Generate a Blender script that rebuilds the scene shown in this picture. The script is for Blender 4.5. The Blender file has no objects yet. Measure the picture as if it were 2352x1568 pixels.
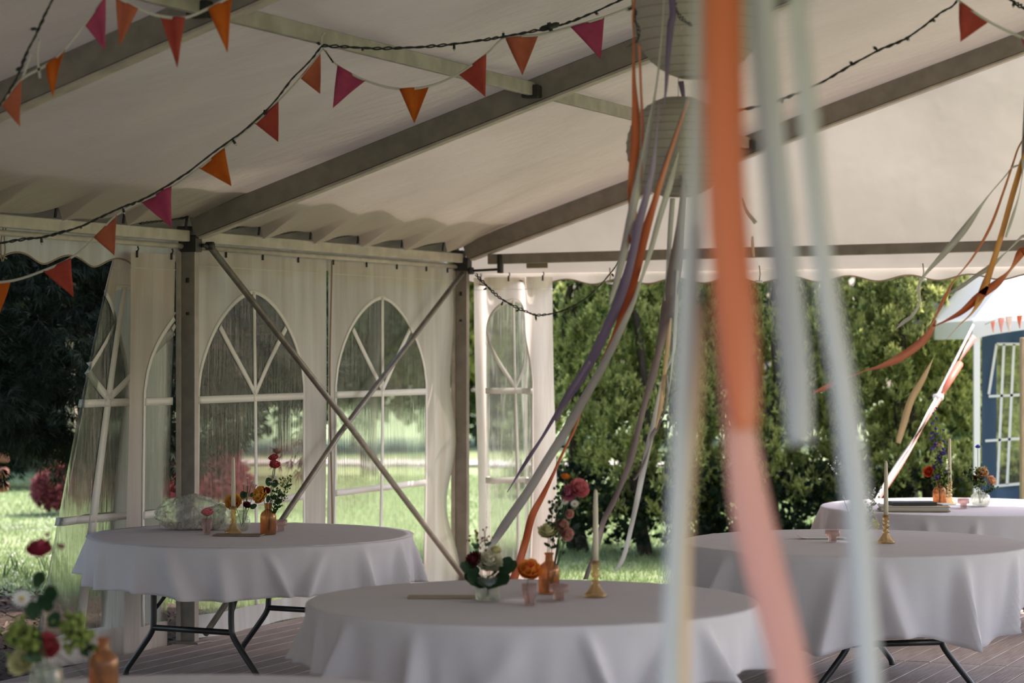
import bpy, bmesh, math, random
import numpy as np
from mathutils import Vector, Matrix
R = random.Random(7)
C = bpy.context.scene.collection
SC = bpy.context.scene

# ------------------------------------------------------------------ camera, sky, sun, exposure
F = 5553.0; HY = 800.0; CH = 1.77
cam = bpy.data.cameras.new('camera'); co = bpy.data.objects.new('camera', cam); C.objects.link(co)
co.location = (0, 0, CH); co.rotation_euler = (math.pi/2, 0, 0)
cam.sensor_width = 36; cam.lens = F/2352*36; cam.shift_y = (HY-784)/2352
cam.dof.use_dof = True; cam.dof.focus_distance = 13.2; cam.dof.aperture_fstop = 2.6
cam.clip_end = 300
SC.camera = co
SC.view_settings.view_transform = 'Standard'; SC.view_settings.look = 'None'
SC.view_settings.gamma = 1; SC.view_settings.exposure = 0.42
try: SC.view_settings.use_curve_mapping = False
except Exception: pass
SUNV = Vector((0.58, 0.22, 0.78)).normalized()
w = bpy.data.worlds.new('sky'); SC.world = w; w.use_nodes = True
nt = w.node_tree; bg = nt.nodes['Background']
sky = nt.nodes.new('ShaderNodeTexSky'); sky.sky_type = 'NISHITA'; sky.sun_disc = False
sky.sun_elevation = math.asin(SUNV.z); sky.sun_rotation = math.atan2(SUNV.x, SUNV.y)
sky.air_density = 1.0; sky.dust_density = 2.5; sky.ozone_density = 1.0
tint = nt.nodes.new('ShaderNodeMix'); tint.data_type = 'RGBA'; tint.blend_type = 'MULTIPLY'; tint.inputs[0].default_value = 1
tint.inputs[7].default_value = (1.05, .975, 1.0, 1); nt.links.new(sky.outputs[0], tint.inputs[6])
nt.links.new(tint.outputs[2], bg.inputs[0]); bg.inputs[1].default_value = 0.50
sun = bpy.data.lights.new('sun', 'SUN'); sun.energy = 4.6; sun.angle = math.radians(0.7); sun.color = (1.0, 0.90, 0.79)
so = bpy.data.objects.new('sun', sun); C.objects.link(so)
so.rotation_euler = SUNV.to_track_quat('Z', 'Y').to_euler(); so.location = (20, 3, 20)
cy = SC.cycles
cy.max_bounces = 7; cy.diffuse_bounces = 3; cy.glossy_bounces = 3; cy.transmission_bounces = 6
cy.transparent_max_bounces = 16; cy.use_denoising = True
cy.sample_clamp_indirect = 4.0; cy.caustics_reflective = False; cy.caustics_refractive = False

# ------------------------------------------------------------------ coordinates
def P(px, py, D): return Vector(((px-1176)/F*D, D, CH-(py-HY)/F*D))
def G(px, py, z=0.0):
    D = (CH-z)*F/(py-HY); return Vector(((px-1176)/F*D, D, z))
A0 = Vector((-1.938, 14.56, 0)); E = Vector((.4005, .9163, 0)); Tt = Vector((.9163, -.4005, 0))
def T(e, t, z): return A0 + E*e + Tt*t + Vector((0, 0, z))
BAY = [-10.8, -7.2, -3.6, 0.0, 3.91]
GR = -0.13    # lawn level below the deck

# ------------------------------------------------------------------ materials
def mat(name, col, rough=.6, metal=0, spec=.4, trans=None, var=0.0, nscale=8, bump=0, bscale=40, nstretch=(1,1,1), col2=None, objvar=0, sheen=0, coords='Object', bdist=.02):
    m = bpy.data.materials.new(name); m.use_nodes = True; n = m.node_tree.nodes; l = m.node_tree.links
    b = n['Principled BSDF']; out = n['Material Output']
    b.inputs['Base Color'].default_value = (*col, 1); b.inputs['Roughness'].default_value = rough
    b.inputs['Metallic'].default_value = metal; b.inputs['Specular IOR Level'].default_value = spec
    csock = None
    tc = n.new('ShaderNodeTexCoord'); mp = n.new('ShaderNodeMapping'); mp.inputs['Scale'].default_value = nstretch
    l.new(tc.outputs[coords], mp.inputs[0])
    if var or col2:
        no = n.new('ShaderNodeTexNoise'); no.inputs['Scale'].default_value = nscale; no.inputs['Detail'].default_value = 5
        l.new(mp.outputs[0], no.inputs['Vector'])
        mx = n.new('ShaderNodeMix'); mx.data_type = 'RGBA'
        c2 = col2 if col2 else tuple(max(0, c*(1-var)) for c in col)
        mx.inputs[6].default_value = (*col, 1); mx.inputs[7].default_value = (*c2, 1)
        rp = n.new('ShaderNodeMapRange'); rp.inputs[1].default_value = .35; rp.inputs[2].default_value = .65
        l.new(no.outputs[0], rp.inputs[0]); l.new(rp.outputs[0], mx.inputs[0]); csock = mx.outputs[2]
    if objvar:
        oi = n.new('ShaderNodeObjectInfo'); hs = n.new('ShaderNodeHueSaturation')
        mr = n.new('ShaderNodeMapRange'); mr.inputs[3].default_value = 1-objvar; mr.inputs[4].default_value = 1+objvar
        l.new(oi.outputs['Random'], mr.inputs[0]); l.new(mr.outputs[0], hs.inputs['Value'])
        if csock: l.new(csock, hs.inputs['Color'])
        else: hs.inputs['Color'].default_value = (*col, 1)
        csock = hs.outputs[0]
    if csock: l.new(csock, b.inputs['Base Color'])
    if bump:
        nb = n.new('ShaderNodeTexNoise'); nb.inputs['Scale'].default_value = bscale; nb.inputs['Detail'].default_value = 4
        l.new(mp.outputs[0], nb.inputs['Vector'])
        bp = n.new('ShaderNodeBump'); bp.inputs['Strength'].default_value = bump; bp.inputs['Distance'].default_value = bdist
        l.new(nb.outputs[0], bp.inputs['Height']); l.new(bp.outputs[0], b.inputs['Normal'])
    if trans:
        t = n.new('ShaderNodeBsdfTranslucent'); mx2 = n.new('ShaderNodeMixShader'); mx2.inputs[0].default_value = trans
        if csock: l.new(csock, t.inputs[0])
        else: t.inputs[0].default_value = (*col, 1)
        if bump: l.new(bp.outputs[0], t.inputs['Normal'])
        l.new(b.outputs[0], mx2.inputs[1]); l.new(t.outputs[0], mx2.inputs[2]); l.new(mx2.outputs[0], out.inputs[0])
    return m
def glass(name, col, clear=.55, rough=.06):
    m = bpy.data.materials.new(name); m.use_nodes = True; n = m.node_tree.nodes; l = m.node_tree.links
    b = n['Principled BSDF']; b.inputs['Base Color'].default_value = (*col, 1); b.inputs['Roughness'].default_value = rough
    b.inputs['Transmission Weight'].default_value = .85; b.inputs['IOR'].default_value = 1.45
    tr = n.new('ShaderNodeBsdfTransparent'); tr.inputs[0].default_value = (*col, 1)
    mx = n.new('ShaderNodeMixShader'); mx.inputs[0].default_value = clear
    l.new(b.outputs[0], mx.inputs[1]); l.new(tr.outputs[0], mx.inputs[2]); l.new(mx.outputs[0], n['Material Output'].inputs[0])
    return m
def pvc(name, dirt=.35, dc=(.62, .62, .54)):
    # clear wrinkled film: transparent, glossy and thinly streaked with dirt
    m = bpy.data.materials.new(name); m.use_nodes = True; n = m.node_tree.nodes; l = m.node_tree.links
    n.remove(n['Principled BSDF']); out = n['Material Output']
    tc = n.new('ShaderNodeTexCoord'); mp = n.new('ShaderNodeMapping'); mp.inputs['Scale'].default_value = (26, 26, 1.1)
    l.new(tc.outputs['Object'], mp.inputs[0])
    no = n.new('ShaderNodeTexNoise'); no.inputs['Scale'].default_value = 1.6; no.inputs['Detail'].default_value = 6; no.inputs['Distortion'].default_value = .6
    l.new(mp.outputs[0], no.inputs['Vector'])
    rp = n.new('ShaderNodeMapRange'); rp.inputs[1].default_value = .50; rp.inputs[2].default_value = .80; rp.inputs[3].default_value = dirt*dirt*.35; rp.inputs[4].default_value = min(1, dirt*1.3)
    l.new(no.outputs[0], rp.inputs[0])
    bp = n.new('ShaderNodeBump'); bp.inputs['Strength'].default_value = .55; bp.inputs['Distance'].default_value = .03
    l.new(no.outputs[0], bp.inputs['Height'])
    tr = n.new('ShaderNodeBsdfTransparent'); tr.inputs[0].default_value = (.90, .92, .88, 1)
    rf = n.new('ShaderNodeBsdfRefraction'); rf.inputs['IOR'].default_value = 1.04; rf.inputs['Roughness'].default_value = .02; rf.inputs[0].default_value = (.9, .92, .88, 1)
    l.new(bp.outputs[0], rf.inputs['Normal'])
    m0 = n.new('ShaderNodeMixShader'); m0.inputs[0].default_value = .6
    l.new(tr.outputs[0], m0.inputs[1]); l.new(rf.outputs[0], m0.inputs[2])
    df = n.new('ShaderNodeBsdfDiffuse'); df.inputs[0].default_value = (*dc, 1)
    tl = n.new('ShaderNodeBsdfTranslucent'); tl.inputs[0].default_value = (*dc, 1)
    m1 = n.new('ShaderNodeMixShader'); l.new(df.outputs[0], m1.inputs[1]); l.new(tl.outputs[0], m1.inputs[2])
    m2 = n.new('ShaderNodeMixShader'); l.new(rp.outputs[0], m2.inputs[0]); l.new(m0.outputs[0], m2.inputs[1]); l.new(m1.outputs[0], m2.inputs[2])
    gl = n.new('ShaderNodeBsdfGlossy'); gl.inputs['Roughness'].default_value = .12; l.new(bp.outputs[0], gl.inputs['Normal'])
    m3 = n.new('ShaderNodeMixShader'); m3.inputs[0].default_value = .05; l.new(m2.outputs[0], m3.inputs[1]); l.new(gl.outputs[0], m3.inputs[2])
    l.new(m3.outputs[0], out.inputs[0]); return m
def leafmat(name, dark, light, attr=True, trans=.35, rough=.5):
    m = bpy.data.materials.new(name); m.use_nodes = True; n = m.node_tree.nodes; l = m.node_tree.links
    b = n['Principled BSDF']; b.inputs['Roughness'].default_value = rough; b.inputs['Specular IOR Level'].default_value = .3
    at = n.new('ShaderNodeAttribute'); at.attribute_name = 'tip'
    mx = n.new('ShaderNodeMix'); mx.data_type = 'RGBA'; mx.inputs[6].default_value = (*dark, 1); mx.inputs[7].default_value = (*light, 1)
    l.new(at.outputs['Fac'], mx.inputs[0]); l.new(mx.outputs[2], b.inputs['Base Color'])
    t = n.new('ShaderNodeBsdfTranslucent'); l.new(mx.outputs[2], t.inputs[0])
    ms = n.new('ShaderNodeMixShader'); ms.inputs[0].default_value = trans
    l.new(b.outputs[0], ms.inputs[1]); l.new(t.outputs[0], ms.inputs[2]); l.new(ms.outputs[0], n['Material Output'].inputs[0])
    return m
M = {}
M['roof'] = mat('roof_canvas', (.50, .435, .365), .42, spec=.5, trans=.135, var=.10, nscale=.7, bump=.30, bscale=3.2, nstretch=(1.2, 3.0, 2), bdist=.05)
M['drip'] = mat('shaded_canvas', (.30, .27, .22), .7, var=.2, nscale=6)  # darkened canvas: dimness of the gap behind the lacing put into the colour
M['gable'] = mat('gable_canvas', (.80, .74, .66), .6, trans=.19, var=.10, nscale=1.2, bump=.5, bscale=.95, nstretch=(1.6, 1, 1.3), bdist=.10)
M['side'] = mat('side_canvas', (.88, .81, .745), .6, trans=.58, var=.22, nscale=1.5, nstretch=(5, 5, .5), bump=.15, bscale=9, col2=(.70, .61, .53))
M['trimband'] = mat('welded_band', (.84, .83, .78), .5, trans=.25, bump=.2, bscale=20)
M['piping'] = mat('brown_piping', (.30, .22, .15), .7)
M['alu'] = mat('aged_aluminium', (.30, .265, .225), .5, metal=.25, var=.2, nscale=12)
M['alu_light'] = mat('pale_painted_beam', (.56, .50, .42), .55, var=.25, nscale=9, bump=.1)
M['alu_mid'] = mat('grey_roof_bar', (.40, .36, .31), .55, var=.25, nscale=9)
M['tube'] = mat('steel_tube', (.24, .22, .19), .45, metal=.4, var=.3, nscale=15)
M['steel_dark'] = mat('dark_steel', (.05, .05, .045), .5, metal=.5)
M['pvc'] = pvc('clear_film', .2)
M['black'] = mat('black_metal', (.018, .019, .02), .38, spec=.5)
M['cable'] = mat('black_cable', (.02, .022, .02), .5)
M['bulb'] = glass('small_bulb_glass', (.8, .8, .75), .3)
M['wood'] = mat('deck_wood', (.50, .41, .365), .7, var=.3, nscale=6, nstretch=(.6, 14, 14), bump=.2, bscale=10, objvar=.14, col2=(.34, .27, .235), coords='Object')
M['joist'] = mat('raw_timber', (.20, .15, .11), .8, var=.3)
M['tabletop'] = mat('table_plastic', (.55, .53, .5), .5)
M['cloth'] = mat('white_linen', (.72, .68, .72), .85, var=.04, nscale=3, bump=.12, bscale=260, trans=.08)
M['tape'] = mat('white_tape', (.72, .69, .62), .7, trans=.2)
for k, c in dict(coral=(.62, .18, .10), red=(.56, .095, .07), orange=(.72, .17, .015), pink=(.56, .09, .20)).items():
    M['flag_'+k] = mat('felt_'+k, c, .85, trans=.32, var=.12, nscale=30)
for k, c in dict(orange=(.72, .20, .08), coral=(.80, .30, .20), pink=(.82, .42, .36), peach=(.85, .62, .40), amber=(.85, .42, .12), white=(.80, .77, .77),
                 grey=(.68, .64, .64), lilac=(.40, .32, .50), violet=(.20, .14, .27), plum=(.36, .28, .29), mint=(.60, .66, .60),
                 blue=(.58, .57, .62), blushw=(.80, .66, .58)).items():
    M['rib_'+k] = mat('satin_'+k, c, .4, spec=.5, trans=.38, sheen=.3)
M['paper'] = mat('lantern_paper', (.62, .57, .50), .8, trans=.3, bump=.3, bscale=60)
M['wire'] = mat('lantern_wire', (.33, .30, .26), .6)
M['wax'] = mat('candle_wax', (.72, .64, .50), .45, trans=.15)
M['wick'] = mat('wick', (.05, .05, .05), .9)
M['g_gold'] = glass('gold_glass', (.93, .83, .66), .72)
M['g_pink'] = glass('pink_glass', (.93, .82, .80), .62)
M['g_amber'] = glass('amber_glass', (.87, .62, .42), .6)
M['g_clear'] = glass('clear_glass', (.92, .94, .90), .66)
M['water'] = glass('water', (.80, .86, .78), .7)
M['stem'] = mat('flower_stem', (.06, .11, .035), .6)
M['leaf'] = mat('flower_leaf', (.045, .10, .035), .5, trans=.2, var=.3, nscale=20)
M['leafdark'] = mat('dark_leaf', (.02, .055, .022), .45, trans=.12)
M['sprig'] = mat('sprig_green', (.25, .32, .07), .6, trans=.3)
for k, c in dict(rose=(.62, .10, .12), rosepink=(.78, .25, .28), yellow=(.90, .47, .10), darkred=(.16, .02, .03), wine=(.34, .03, .06), cream=(.90, .85, .66),
                 lemon=(.88, .83, .46), white=(.85, .84, .80), blush=(.72, .38, .32), fuchsia=(.70, .22, .34), fire=(.80, .10, .03), orange=(.85, .28, .04),
                 violet=(.13, .09, .32), blue=(.10, .16, .60), disc=(.75, .50, .03), peach=(.72, .42, .24), bud=(.45, .30, .25)).items():
    M['p_'+k] = mat('petal_'+k, c, .6, trans=.3, var=.15, nscale=25)
M['card_brown'] = mat('brown_card', (.22, .16, .11), .7)
M['card_tan'] = mat('tan_card', (.36, .29, .19), .7)
M['card_white'] = mat('white_card', (.75, .74, .70), .6)
M['book_dark'] = mat('dark_book_cover', (.03, .035, .035), .5)
M['book_page'] = mat('book_pages', (.60, .58, .48), .8, bump=.3, bscale=120, nstretch=(1, 1, 8))
M['bag'] = pvc('thin_plastic', .8, (.80, .78, .76))
M['pvc_shaded'] = pvc('shaded_film', .15)  # film copy with less white, so the left sheet looks shaded
M['pvc_sunlit'] = pvc('sunlit_film', .75, (.84, .82, .78))  # whiter film copy: sunlit, layered glow put into the colour
M['bark'] = mat('tree_bark', (.075, .06, .045), .9, var=.5, nscale=9, nstretch=(3, 3, .6), bump=.8, bscale=12)
M['bark_pale'] = mat('pale_bark', (.36, .31, .24), .85, var=.35, nscale=7, nstretch=(2, 2, .6), bump=.5, bscale=10)
M['bark_red'] = mat('reddish_bark', (.20, .12, .09), .9, var=.4, nscale=7, nstretch=(3, 3, .5), bump=.6)
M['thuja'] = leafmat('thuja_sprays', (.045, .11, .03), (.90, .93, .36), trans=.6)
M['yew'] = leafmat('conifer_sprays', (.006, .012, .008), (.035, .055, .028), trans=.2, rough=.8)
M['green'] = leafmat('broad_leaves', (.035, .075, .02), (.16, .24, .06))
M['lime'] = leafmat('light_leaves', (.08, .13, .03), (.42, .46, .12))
M['maple'] = leafmat('maple_leaves', (.16, .03, .04), (.42, .12, .13))
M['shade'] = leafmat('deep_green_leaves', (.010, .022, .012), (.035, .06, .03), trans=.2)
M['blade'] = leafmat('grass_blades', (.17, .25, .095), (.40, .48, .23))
M['lawn'] = mat('lawn', (.25, .33, .145), .9, nscale=1.3, col2=(.31, .37, .18), bump=.5, bscale=30)
M['mulch'] = mat('bark_mulch', (.12, .075, .055), .95, nscale=14, col2=(.04, .028, .02), bump=1, bscale=25)
M['path'] = mat('gravel_path', (.58, .54, .50), .9, var=.2, nscale=10, bump=.5)
M['benchwood'] = mat('red_stained_wood', (.28, .12, .08), .6, var=.3, nscale=5, nstretch=(1, 8, 8))
M['gz_white'] = mat('white_canopy', (.85, .86, .88), .6, trans=.25)
M['gz_pole'] = mat('white_pole', (.8, .81, .82), .4)
M['gz_blue'] = mat('navy_cloth', (.045, .085, .16), .7, trans=.15)
M['postwood'] = mat('pale_timber_post', (.45, .34, .22), .7, var=.3, nstretch=(8, 8, 1))
M['clover'] = mat('white_clover', (.8, .8, .75), .8, trans=.3)

# ------------------------------------------------------------------ object helpers
def Wl(o):
    v = Vector((0, 0, 0))
    while o: v += o.location; o = o.parent
    return v
WORLD = {}
def link(o, parent, world):
    C.objects.link(o); WORLD[o] = world.copy()
    if parent is not None:
        o.parent = parent; o.location = world - WORLD[parent]
    else: o.location = world
    return o
def thing(name, label, cat, loc, group=None):
    o = bpy.data.objects.new(name, None); o.empty_display_size = .05; link(o, None, Vector(loc))
    o['label'] = label; o['category'] = cat
    if group: o['group'] = group
    return o
def tag(o, label, cat, group=None):
    o['label'] = label; o['category'] = cat
    if group: o['group'] = group
    return o
def structure(name, loc=(0, 0, 0)):
    o = bpy.data.objects.new(name, None); link(o, None, Vector(loc)); o['kind'] = 'structure'; return o
def place(name, me, parent, world, rot=None, kind=None, label=None):
    o = bpy.data.objects.new(name, me); link(o, parent, Vector(world))
    if rot is not None: o.rotation_euler = rot
    if kind: o['kind'] = kind
    if label: o['label'] = label
    return o

class MB:
    def __init__(s): s.v = []; s.f = []; s.m = []; s.cur = 0; s.mats = []
    def use(s, m):
        if m not in s.mats: s.mats.append(m)
        s.cur = s.mats.index(m); return s
    def add(s, vs, fs):
        b = len(s.v); s.v += [tuple(v) for v in vs]
        for f in fs: s.f.append(tuple(i+b for i in f)); s.m.append(s.cur)
        return s
    def box(s, c, size, rz=0, X=None, Y=None, Z=None, bevel=0):
        c = Vector(c)
        if X is None: X = Vector((math.cos(rz), math.sin(rz), 0)); Y = Vector((-math.sin(rz), math.cos(rz), 0)); Z = Vector((0, 0, 1))
        hx, hy, hz = [d/2 for d in size]
        if bevel:
            b = bevel; vs = []
            for k, (dz, ins) in enumerate(((-hz, b), (-hz+b, 0), (hz-b, 0), (hz, b))):
                for sx, sy in ((-1, -1), (1, -1), (1, 1), (-1, 1)):
                    vs.append(c+X*(sx*(hx-ins))+Y*(sy*(hy-ins))+Z*dz)
            fs = [(3, 2, 1, 0), (12, 13, 14, 15)]
            for k in range(3):
                for i in range(4):
                    j = (i+1) % 4; fs.append((k*4+i, k*4+j, k*4+4+j, k*4+4+i))
            return s.add(vs, fs)
        vs = [c+X*(sx*hx)+Y*(sy*hy)+Z*(sz*hz) for sz in (-1, 1) for sx, sy in ((-1, -1), (1, -1), (1, 1), (-1, 1))]
        return s.add(vs, [(3, 2, 1, 0), (4, 5, 6, 7), (0, 1, 5, 4), (1, 2, 6, 5), (2, 3, 7, 6), (3, 0, 4, 7)])
    def beam(s, a, b, wd, ht, up=Vector((0, 0, 1)), bevel=0):
        a = Vector(a); b = Vector(b); X = (b-a).normalized(); Y = up.cross(X).normalized(); Z = X.cross(Y)
        return s.box((a+b)/2, ((b-a).length, wd, ht), X=X, Y=Y, Z=Z, bevel=bevel)
    def tube(s, pts, r, seg=8, cap=True):
        pts = [Vector(p) for p in pts]; n = len(pts)
        rs = r if isinstance(r, (list, tuple)) else [r]*n
        d = (pts[1]-pts[0]).normalized(); ref = Vector((0, 0, 1)) if abs(d.z) < .9 else Vector((1, 0, 0))
        u = d.cross(ref).normalized(); vs = []
        for i in range(n):
            if i == 0: d = pts[1]-pts[0]
            elif i == n-1: d = pts[-1]-pts[-2]
            else: d = pts[i+1]-pts[i-1]
            if d.length < 1e-9: d = Vector((0, 0, 1))
            d = d.normalized(); u = (u-d*u.dot(d))
            if u.length < 1e-6: u = d.orthogonal()
            u.normalize(); v = d.cross(u)
            for k in range(seg):
                a = 2*math.pi*k/seg; vs.append(pts[i]+(u*math.cos(a)+v*math.sin(a))*rs[i])
        fs = [(i*seg+k, i*seg+(k+1) % seg, (i+1)*seg+(k+1) % seg, (i+1)*seg+k) for i in range(n-1) for k in range(seg)]
        if cap: fs += [tuple(range(seg))[::-1], tuple((n-1)*seg+k for k in range(seg))]
        return s.add(vs, fs)
    def lathe(s, prof, c=(0, 0, 0), seg=24, rib=0, ribn=0, close=False):
        c = Vector(c); vs = []; n = len(prof)
        for p in prof:
            r, z = p[0], p[1]; q = p[2] if len(p) > 2 else 1
            for k in range(seg):
                a = 2*math.pi*k/seg; rr = r*(1+(rib*q*math.cos(ribn*a) if ribn else 0))
                vs.append(c+Vector((rr*math.cos(a), rr*math.sin(a), z)))
        fs = [(i*seg+k, i*seg+(k+1) % seg, (i+1)*seg+(k+1) % seg, (i+1)*seg+k) for i in range(n-1) for k in range(seg)]
        if prof[0][0] > 1e-4: fs.append(tuple(range(seg))[::-1])
        if close and prof[-1][0] > 1e-4: fs.append(tuple((n-1)*seg+k for k in range(seg)))
        return s.add(vs, fs)
    def grid(s, fn, nu, nv):
        vs = [fn(i/nu, j/nv) for i in range(nu+1) for j in range(nv+1)]
        fs = [(i*(nv+1)+j, (i+1)*(nv+1)+j, (i+1)*(nv+1)+j+1, i*(nv+1)+j+1) for i in range(nu) for j in range(nv)]
        return s.add(vs, fs)
    def ball(s, c, r, nu=6, nv=5, sc=(1, 1, 1)):
        c = Vector(c)
        vs = [c+Vector((0, 0, r*sc[2]))]
        for j in range(1, nv):
            t = math.pi*j/nv
            for i in range(nu):
                a = 2*math.pi*i/nu; vs.append(c+Vector((r*sc[0]*math.sin(t)*math.cos(a), r*sc[1]*math.sin(t)*math.sin(a), r*sc[2]*math.cos(t))))
        vs.append(c-Vector((0, 0, r*sc[2]))); e = len(vs)-1; fs = []
        for i in range(nu):
            k = (i+1) % nu; fs.append((0, 1+i, 1+k))
            for j in range(nv-2): b = 1+j*nu; fs.append((b+i, b+nu+i, b+nu+k, b+k))
            b = 1+(nv-2)*nu; fs.append((b+i, e, b+k))
        return s.add(vs, fs)
    def mesh(s, name, m=None, smooth=True, origin=(0, 0, 0), weld=False):
        me = bpy.data.meshes.new(name); o = Vector(origin)
        me.from_pydata([(v[0]-o.x, v[1]-o.y, v[2]-o.z) for v in s.v], [], s.f)
        if s.mats:
            for k in s.mats: me.materials.append(M[k])
            me.polygons.foreach_set('material_index', s.m)
        elif m: me.materials.append(M[m])
        if smooth: me.polygons.foreach_set('use_smooth', [True]*len(s.f))
        me.update(); return me
    def build(s, name, m=None, parent=None, smooth=True, origin=None, kind=None, label=None, solid=0, sharp=False):
        if origin is None: origin = WORLD[parent] if parent is not None else Vector(s.v[0])
        origin = Vector(origin)
        me = s.mesh(name, m, smooth, origin)
        if sharp:
            try: me.set_sharp_from_angle(angle=math.radians(35))
            except Exception: pass
        o = place(name, me, parent, origin, kind=kind, label=label)
        if solid:
            md = o.modifiers.new('thickness', 'SOLIDIFY'); md.thickness = solid; md.offset = 0
        return o

def cr(pts, n=8):
    # Catmull-Rom through tuples
    pts = [np.array(p, float) for p in pts]; p = [2*pts[0]-pts[1]]+pts+[2*pts[-1]-pts[-2]]; out = []
    for i in range(1, len(p)-2):
        for k in range(n):
            t = k/n
            out.append(.5*((2*p[i])+(-p[i-1]+p[i+1])*t+(2*p[i-1]-5*p[i]+4*p[i+1]-p[i+2])*t*t+(-p[i-1]+3*p[i]-3*p[i+1]+p[i+2])*t**3))
    out.append(pts[-1]); return out

# ================================================================== GROUND, DECK
g = MB()
def gz(x, y):
    return GR + .03*math.sin(x*.35)*math.cos(y*.22)
g.grid(lambda u, v: (-60+120*u, -8+110*v, gz(-60+120*u, -8+110*v)-.0), 60, 60)
o = g.build('ground', 'lawn'); o['kind'] = 'structure'

def flatpatch(name, m, pts, z, bump=.02, n=1):
    b = MB(); c = Vector((sum(p[0] for p in pts)/len(pts), sum(p[1] for p in pts)/len(pts)))
    vs = [(c.x, c.y, z+bump)]; N = len(pts); rings = [.35, .7, .9, 1.0]
    for k, r in enumerate(rings):
        for p in pts:
            j = .9+.2*R.random() if 0 < k < 3 else 1
            vs.append((c.x+(p[0]-c.x)*r, c.y+(p[1]-c.y)*r, gz(p[0], p[1])+(z-GR)+(bump*(1-r*r)*j if k < 3 else -.035)))
    fs = [(0, 1+i, 1+(i+1) % N) for i in range(N)]
    for k in range(3):
        a = 1+k*N; fs += [(a+i, a+N+i, a+N+(i+1) % N, a+(i+1) % N) for i in range(N)]
    b.add(vs, fs); return b.build(name, m)
# mulch bed beside the deck at the left, under the conifer
ml = []
for i in range(40):
    a = 2*math.pi*i/40; rr = 1+.06*math.sin(3*a)+.05*math.sin(7*a+1)
    ml.append((-4.4+2.6*math.cos(a)*rr, 15.4+3.3*math.sin(a)*rr))
ob = flatpatch('mulch_bed', 'mulch', ml, GR+.03, .03); tag(ob, 'brown bark mulch bed under the dark conifer beside the deck', 'mulch'); ob['kind'] = 'stuff'
# gravel path on the far side of the lawn
pb = MB(); pb.grid(lambda u, v: (-14+34*u, 37.5+1.6*v+1.2*math.sin(u*5), gz(-14+34*u, 38)+.035), 40, 3)
tag(pb.build('garden_path', 'path', solid=.02), 'pale gravel garden path crossing the lawn beyond the thuja hedge', 'path')

# mulch chips and litter (uncountable)
b = MB()
for i in range(5000):
    a = R.random()*2*math.pi; r = math.sqrt(R.random()); x = -4.4+2.6*r*math.cos(a); y = 15.4+3.3*r*math.sin(a)
    if (Vector((x, y, 0))-A0).dot(Tt) > -.12: continue
    z = GR+.045+.04*(1-r); L = .02+.05*R.random(); an = R.random()*6.3; dx, dy = L*math.cos(an), L*math.sin(an)
    wv = .006+.01*R.random(); tz = R.random()*.03
    b.add([(x, y, z), (x+dx, y+dy, z+tz), (x+dx-wv*math.sin(an), y+dy+wv*math.cos(an), z+tz+.006), (x-wv*math.sin(an), y+wv*math.cos(an), z+.01)], [(0, 1, 2, 3)])
ob = b.build('bark_chips', 'joist', smooth=False, kind='stuff'); tag(ob, 'loose bark chips and dry twigs scattered over the mulch bed', 'bark chips')

def foliage_mesh(name, m, centers, n_per, leaflen, leafw, droop=.0, spread=1.0, seed=1, lobes=None, tipbias=1.0, nleaf=5, up=.5, flat=False):
    # centers: list of (pos, outward dir, radius). each gets n_per small fans of nleaf quads
    rs = np.random.RandomState(seed)
    cs = np.array([c[0] for c in centers]); ds = np.array([c[1] for c in centers]); rr = np.array([c[2] for c in centers])
    K = len(centers); N = K*n_per
    idx = np.repeat(np.arange(K), n_per)
    d = rs.normal(size=(N, 3)); d /= np.linalg.norm(d, axis=1)[:, None]
    d = d + ds[idx]*.9*spread + np.array([0, 0, up]); d /= np.linalg.norm(d, axis=1)[:, None]
    rad = rr[idx]*(.45+.55*rs.rand(N)**.6)
    base = cs[idx]+d*rad[:, None]*.75
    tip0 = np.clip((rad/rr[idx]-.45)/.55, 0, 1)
    verts = []; tips = []
    side = np.cross(d, rs.normal(size=(N, 3))); side /= np.linalg.norm(side, axis=1)[:, None]+1e-9
    for k in range(nleaf):
        a = (k-(nleaf-1)/2)*(.42 if nleaf > 1 else 0)
        dd = d*math.cos(a)+side*math.sin(a)+np.array([0, 0, -droop])+rs.normal(size=(N, 3))*.12
        dd /= np.linalg.norm(dd, axis=1)[:, None]
        L = leaflen*(.6+.7*rs.rand(N))*(1-.25*abs(a))
        nn = np.cross(dd, side); nn /= np.linalg.norm(nn, axis=1)[:, None]+1e-9
        wv = np.cross(dd, nn)*1.0; wv /= np.linalg.norm(wv, axis=1)[:, None]+1e-9
        tw = rs.rand(N)*1.2-.6; wv = wv*np.cos(tw)[:, None]+nn*np.sin(tw)[:, None]
        W = (leafw*(.7+.6*rs.rand(N)))[:, None]
        p0 = base; p1 = base+dd*(L*.45)[:, None]+wv*W; p2 = base+dd*L[:, None]; p3 = base+dd*(L*.45)[:, None]-wv*W
        verts.append(np.stack([p0, p1, p2, p3], 1))
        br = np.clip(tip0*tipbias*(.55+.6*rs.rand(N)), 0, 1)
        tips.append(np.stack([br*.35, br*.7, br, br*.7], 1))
    V = np.concatenate(verts).reshape(-1, 3); Tp = np.concatenate(tips).reshape(-1)
    nf = len(V)//4
    me = bpy.data.meshes.new(name); me.vertices.add(len(V)); me.vertices.foreach_set('co', V.astype(np.float32).ravel())
    me.loops.add(nf*4); me.loops.foreach_set('vertex_index', np.arange(nf*4, dtype=np.int32))
    me.polygons.add(nf); me.polygons.foreach_set('loop_start', (np.arange(nf)*4).astype(np.int32))
    try: me.polygons.foreach_set('loop_total', np.full(nf, 4, dtype=np.int32))
    except Exception: pass
    at = me.attributes.new('tip', 'FLOAT', 'POINT'); at.data.foreach_set('value', Tp.astype(np.float32))
    me.materials.append(M[m]); me.update(); me.validate(); return me

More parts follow.
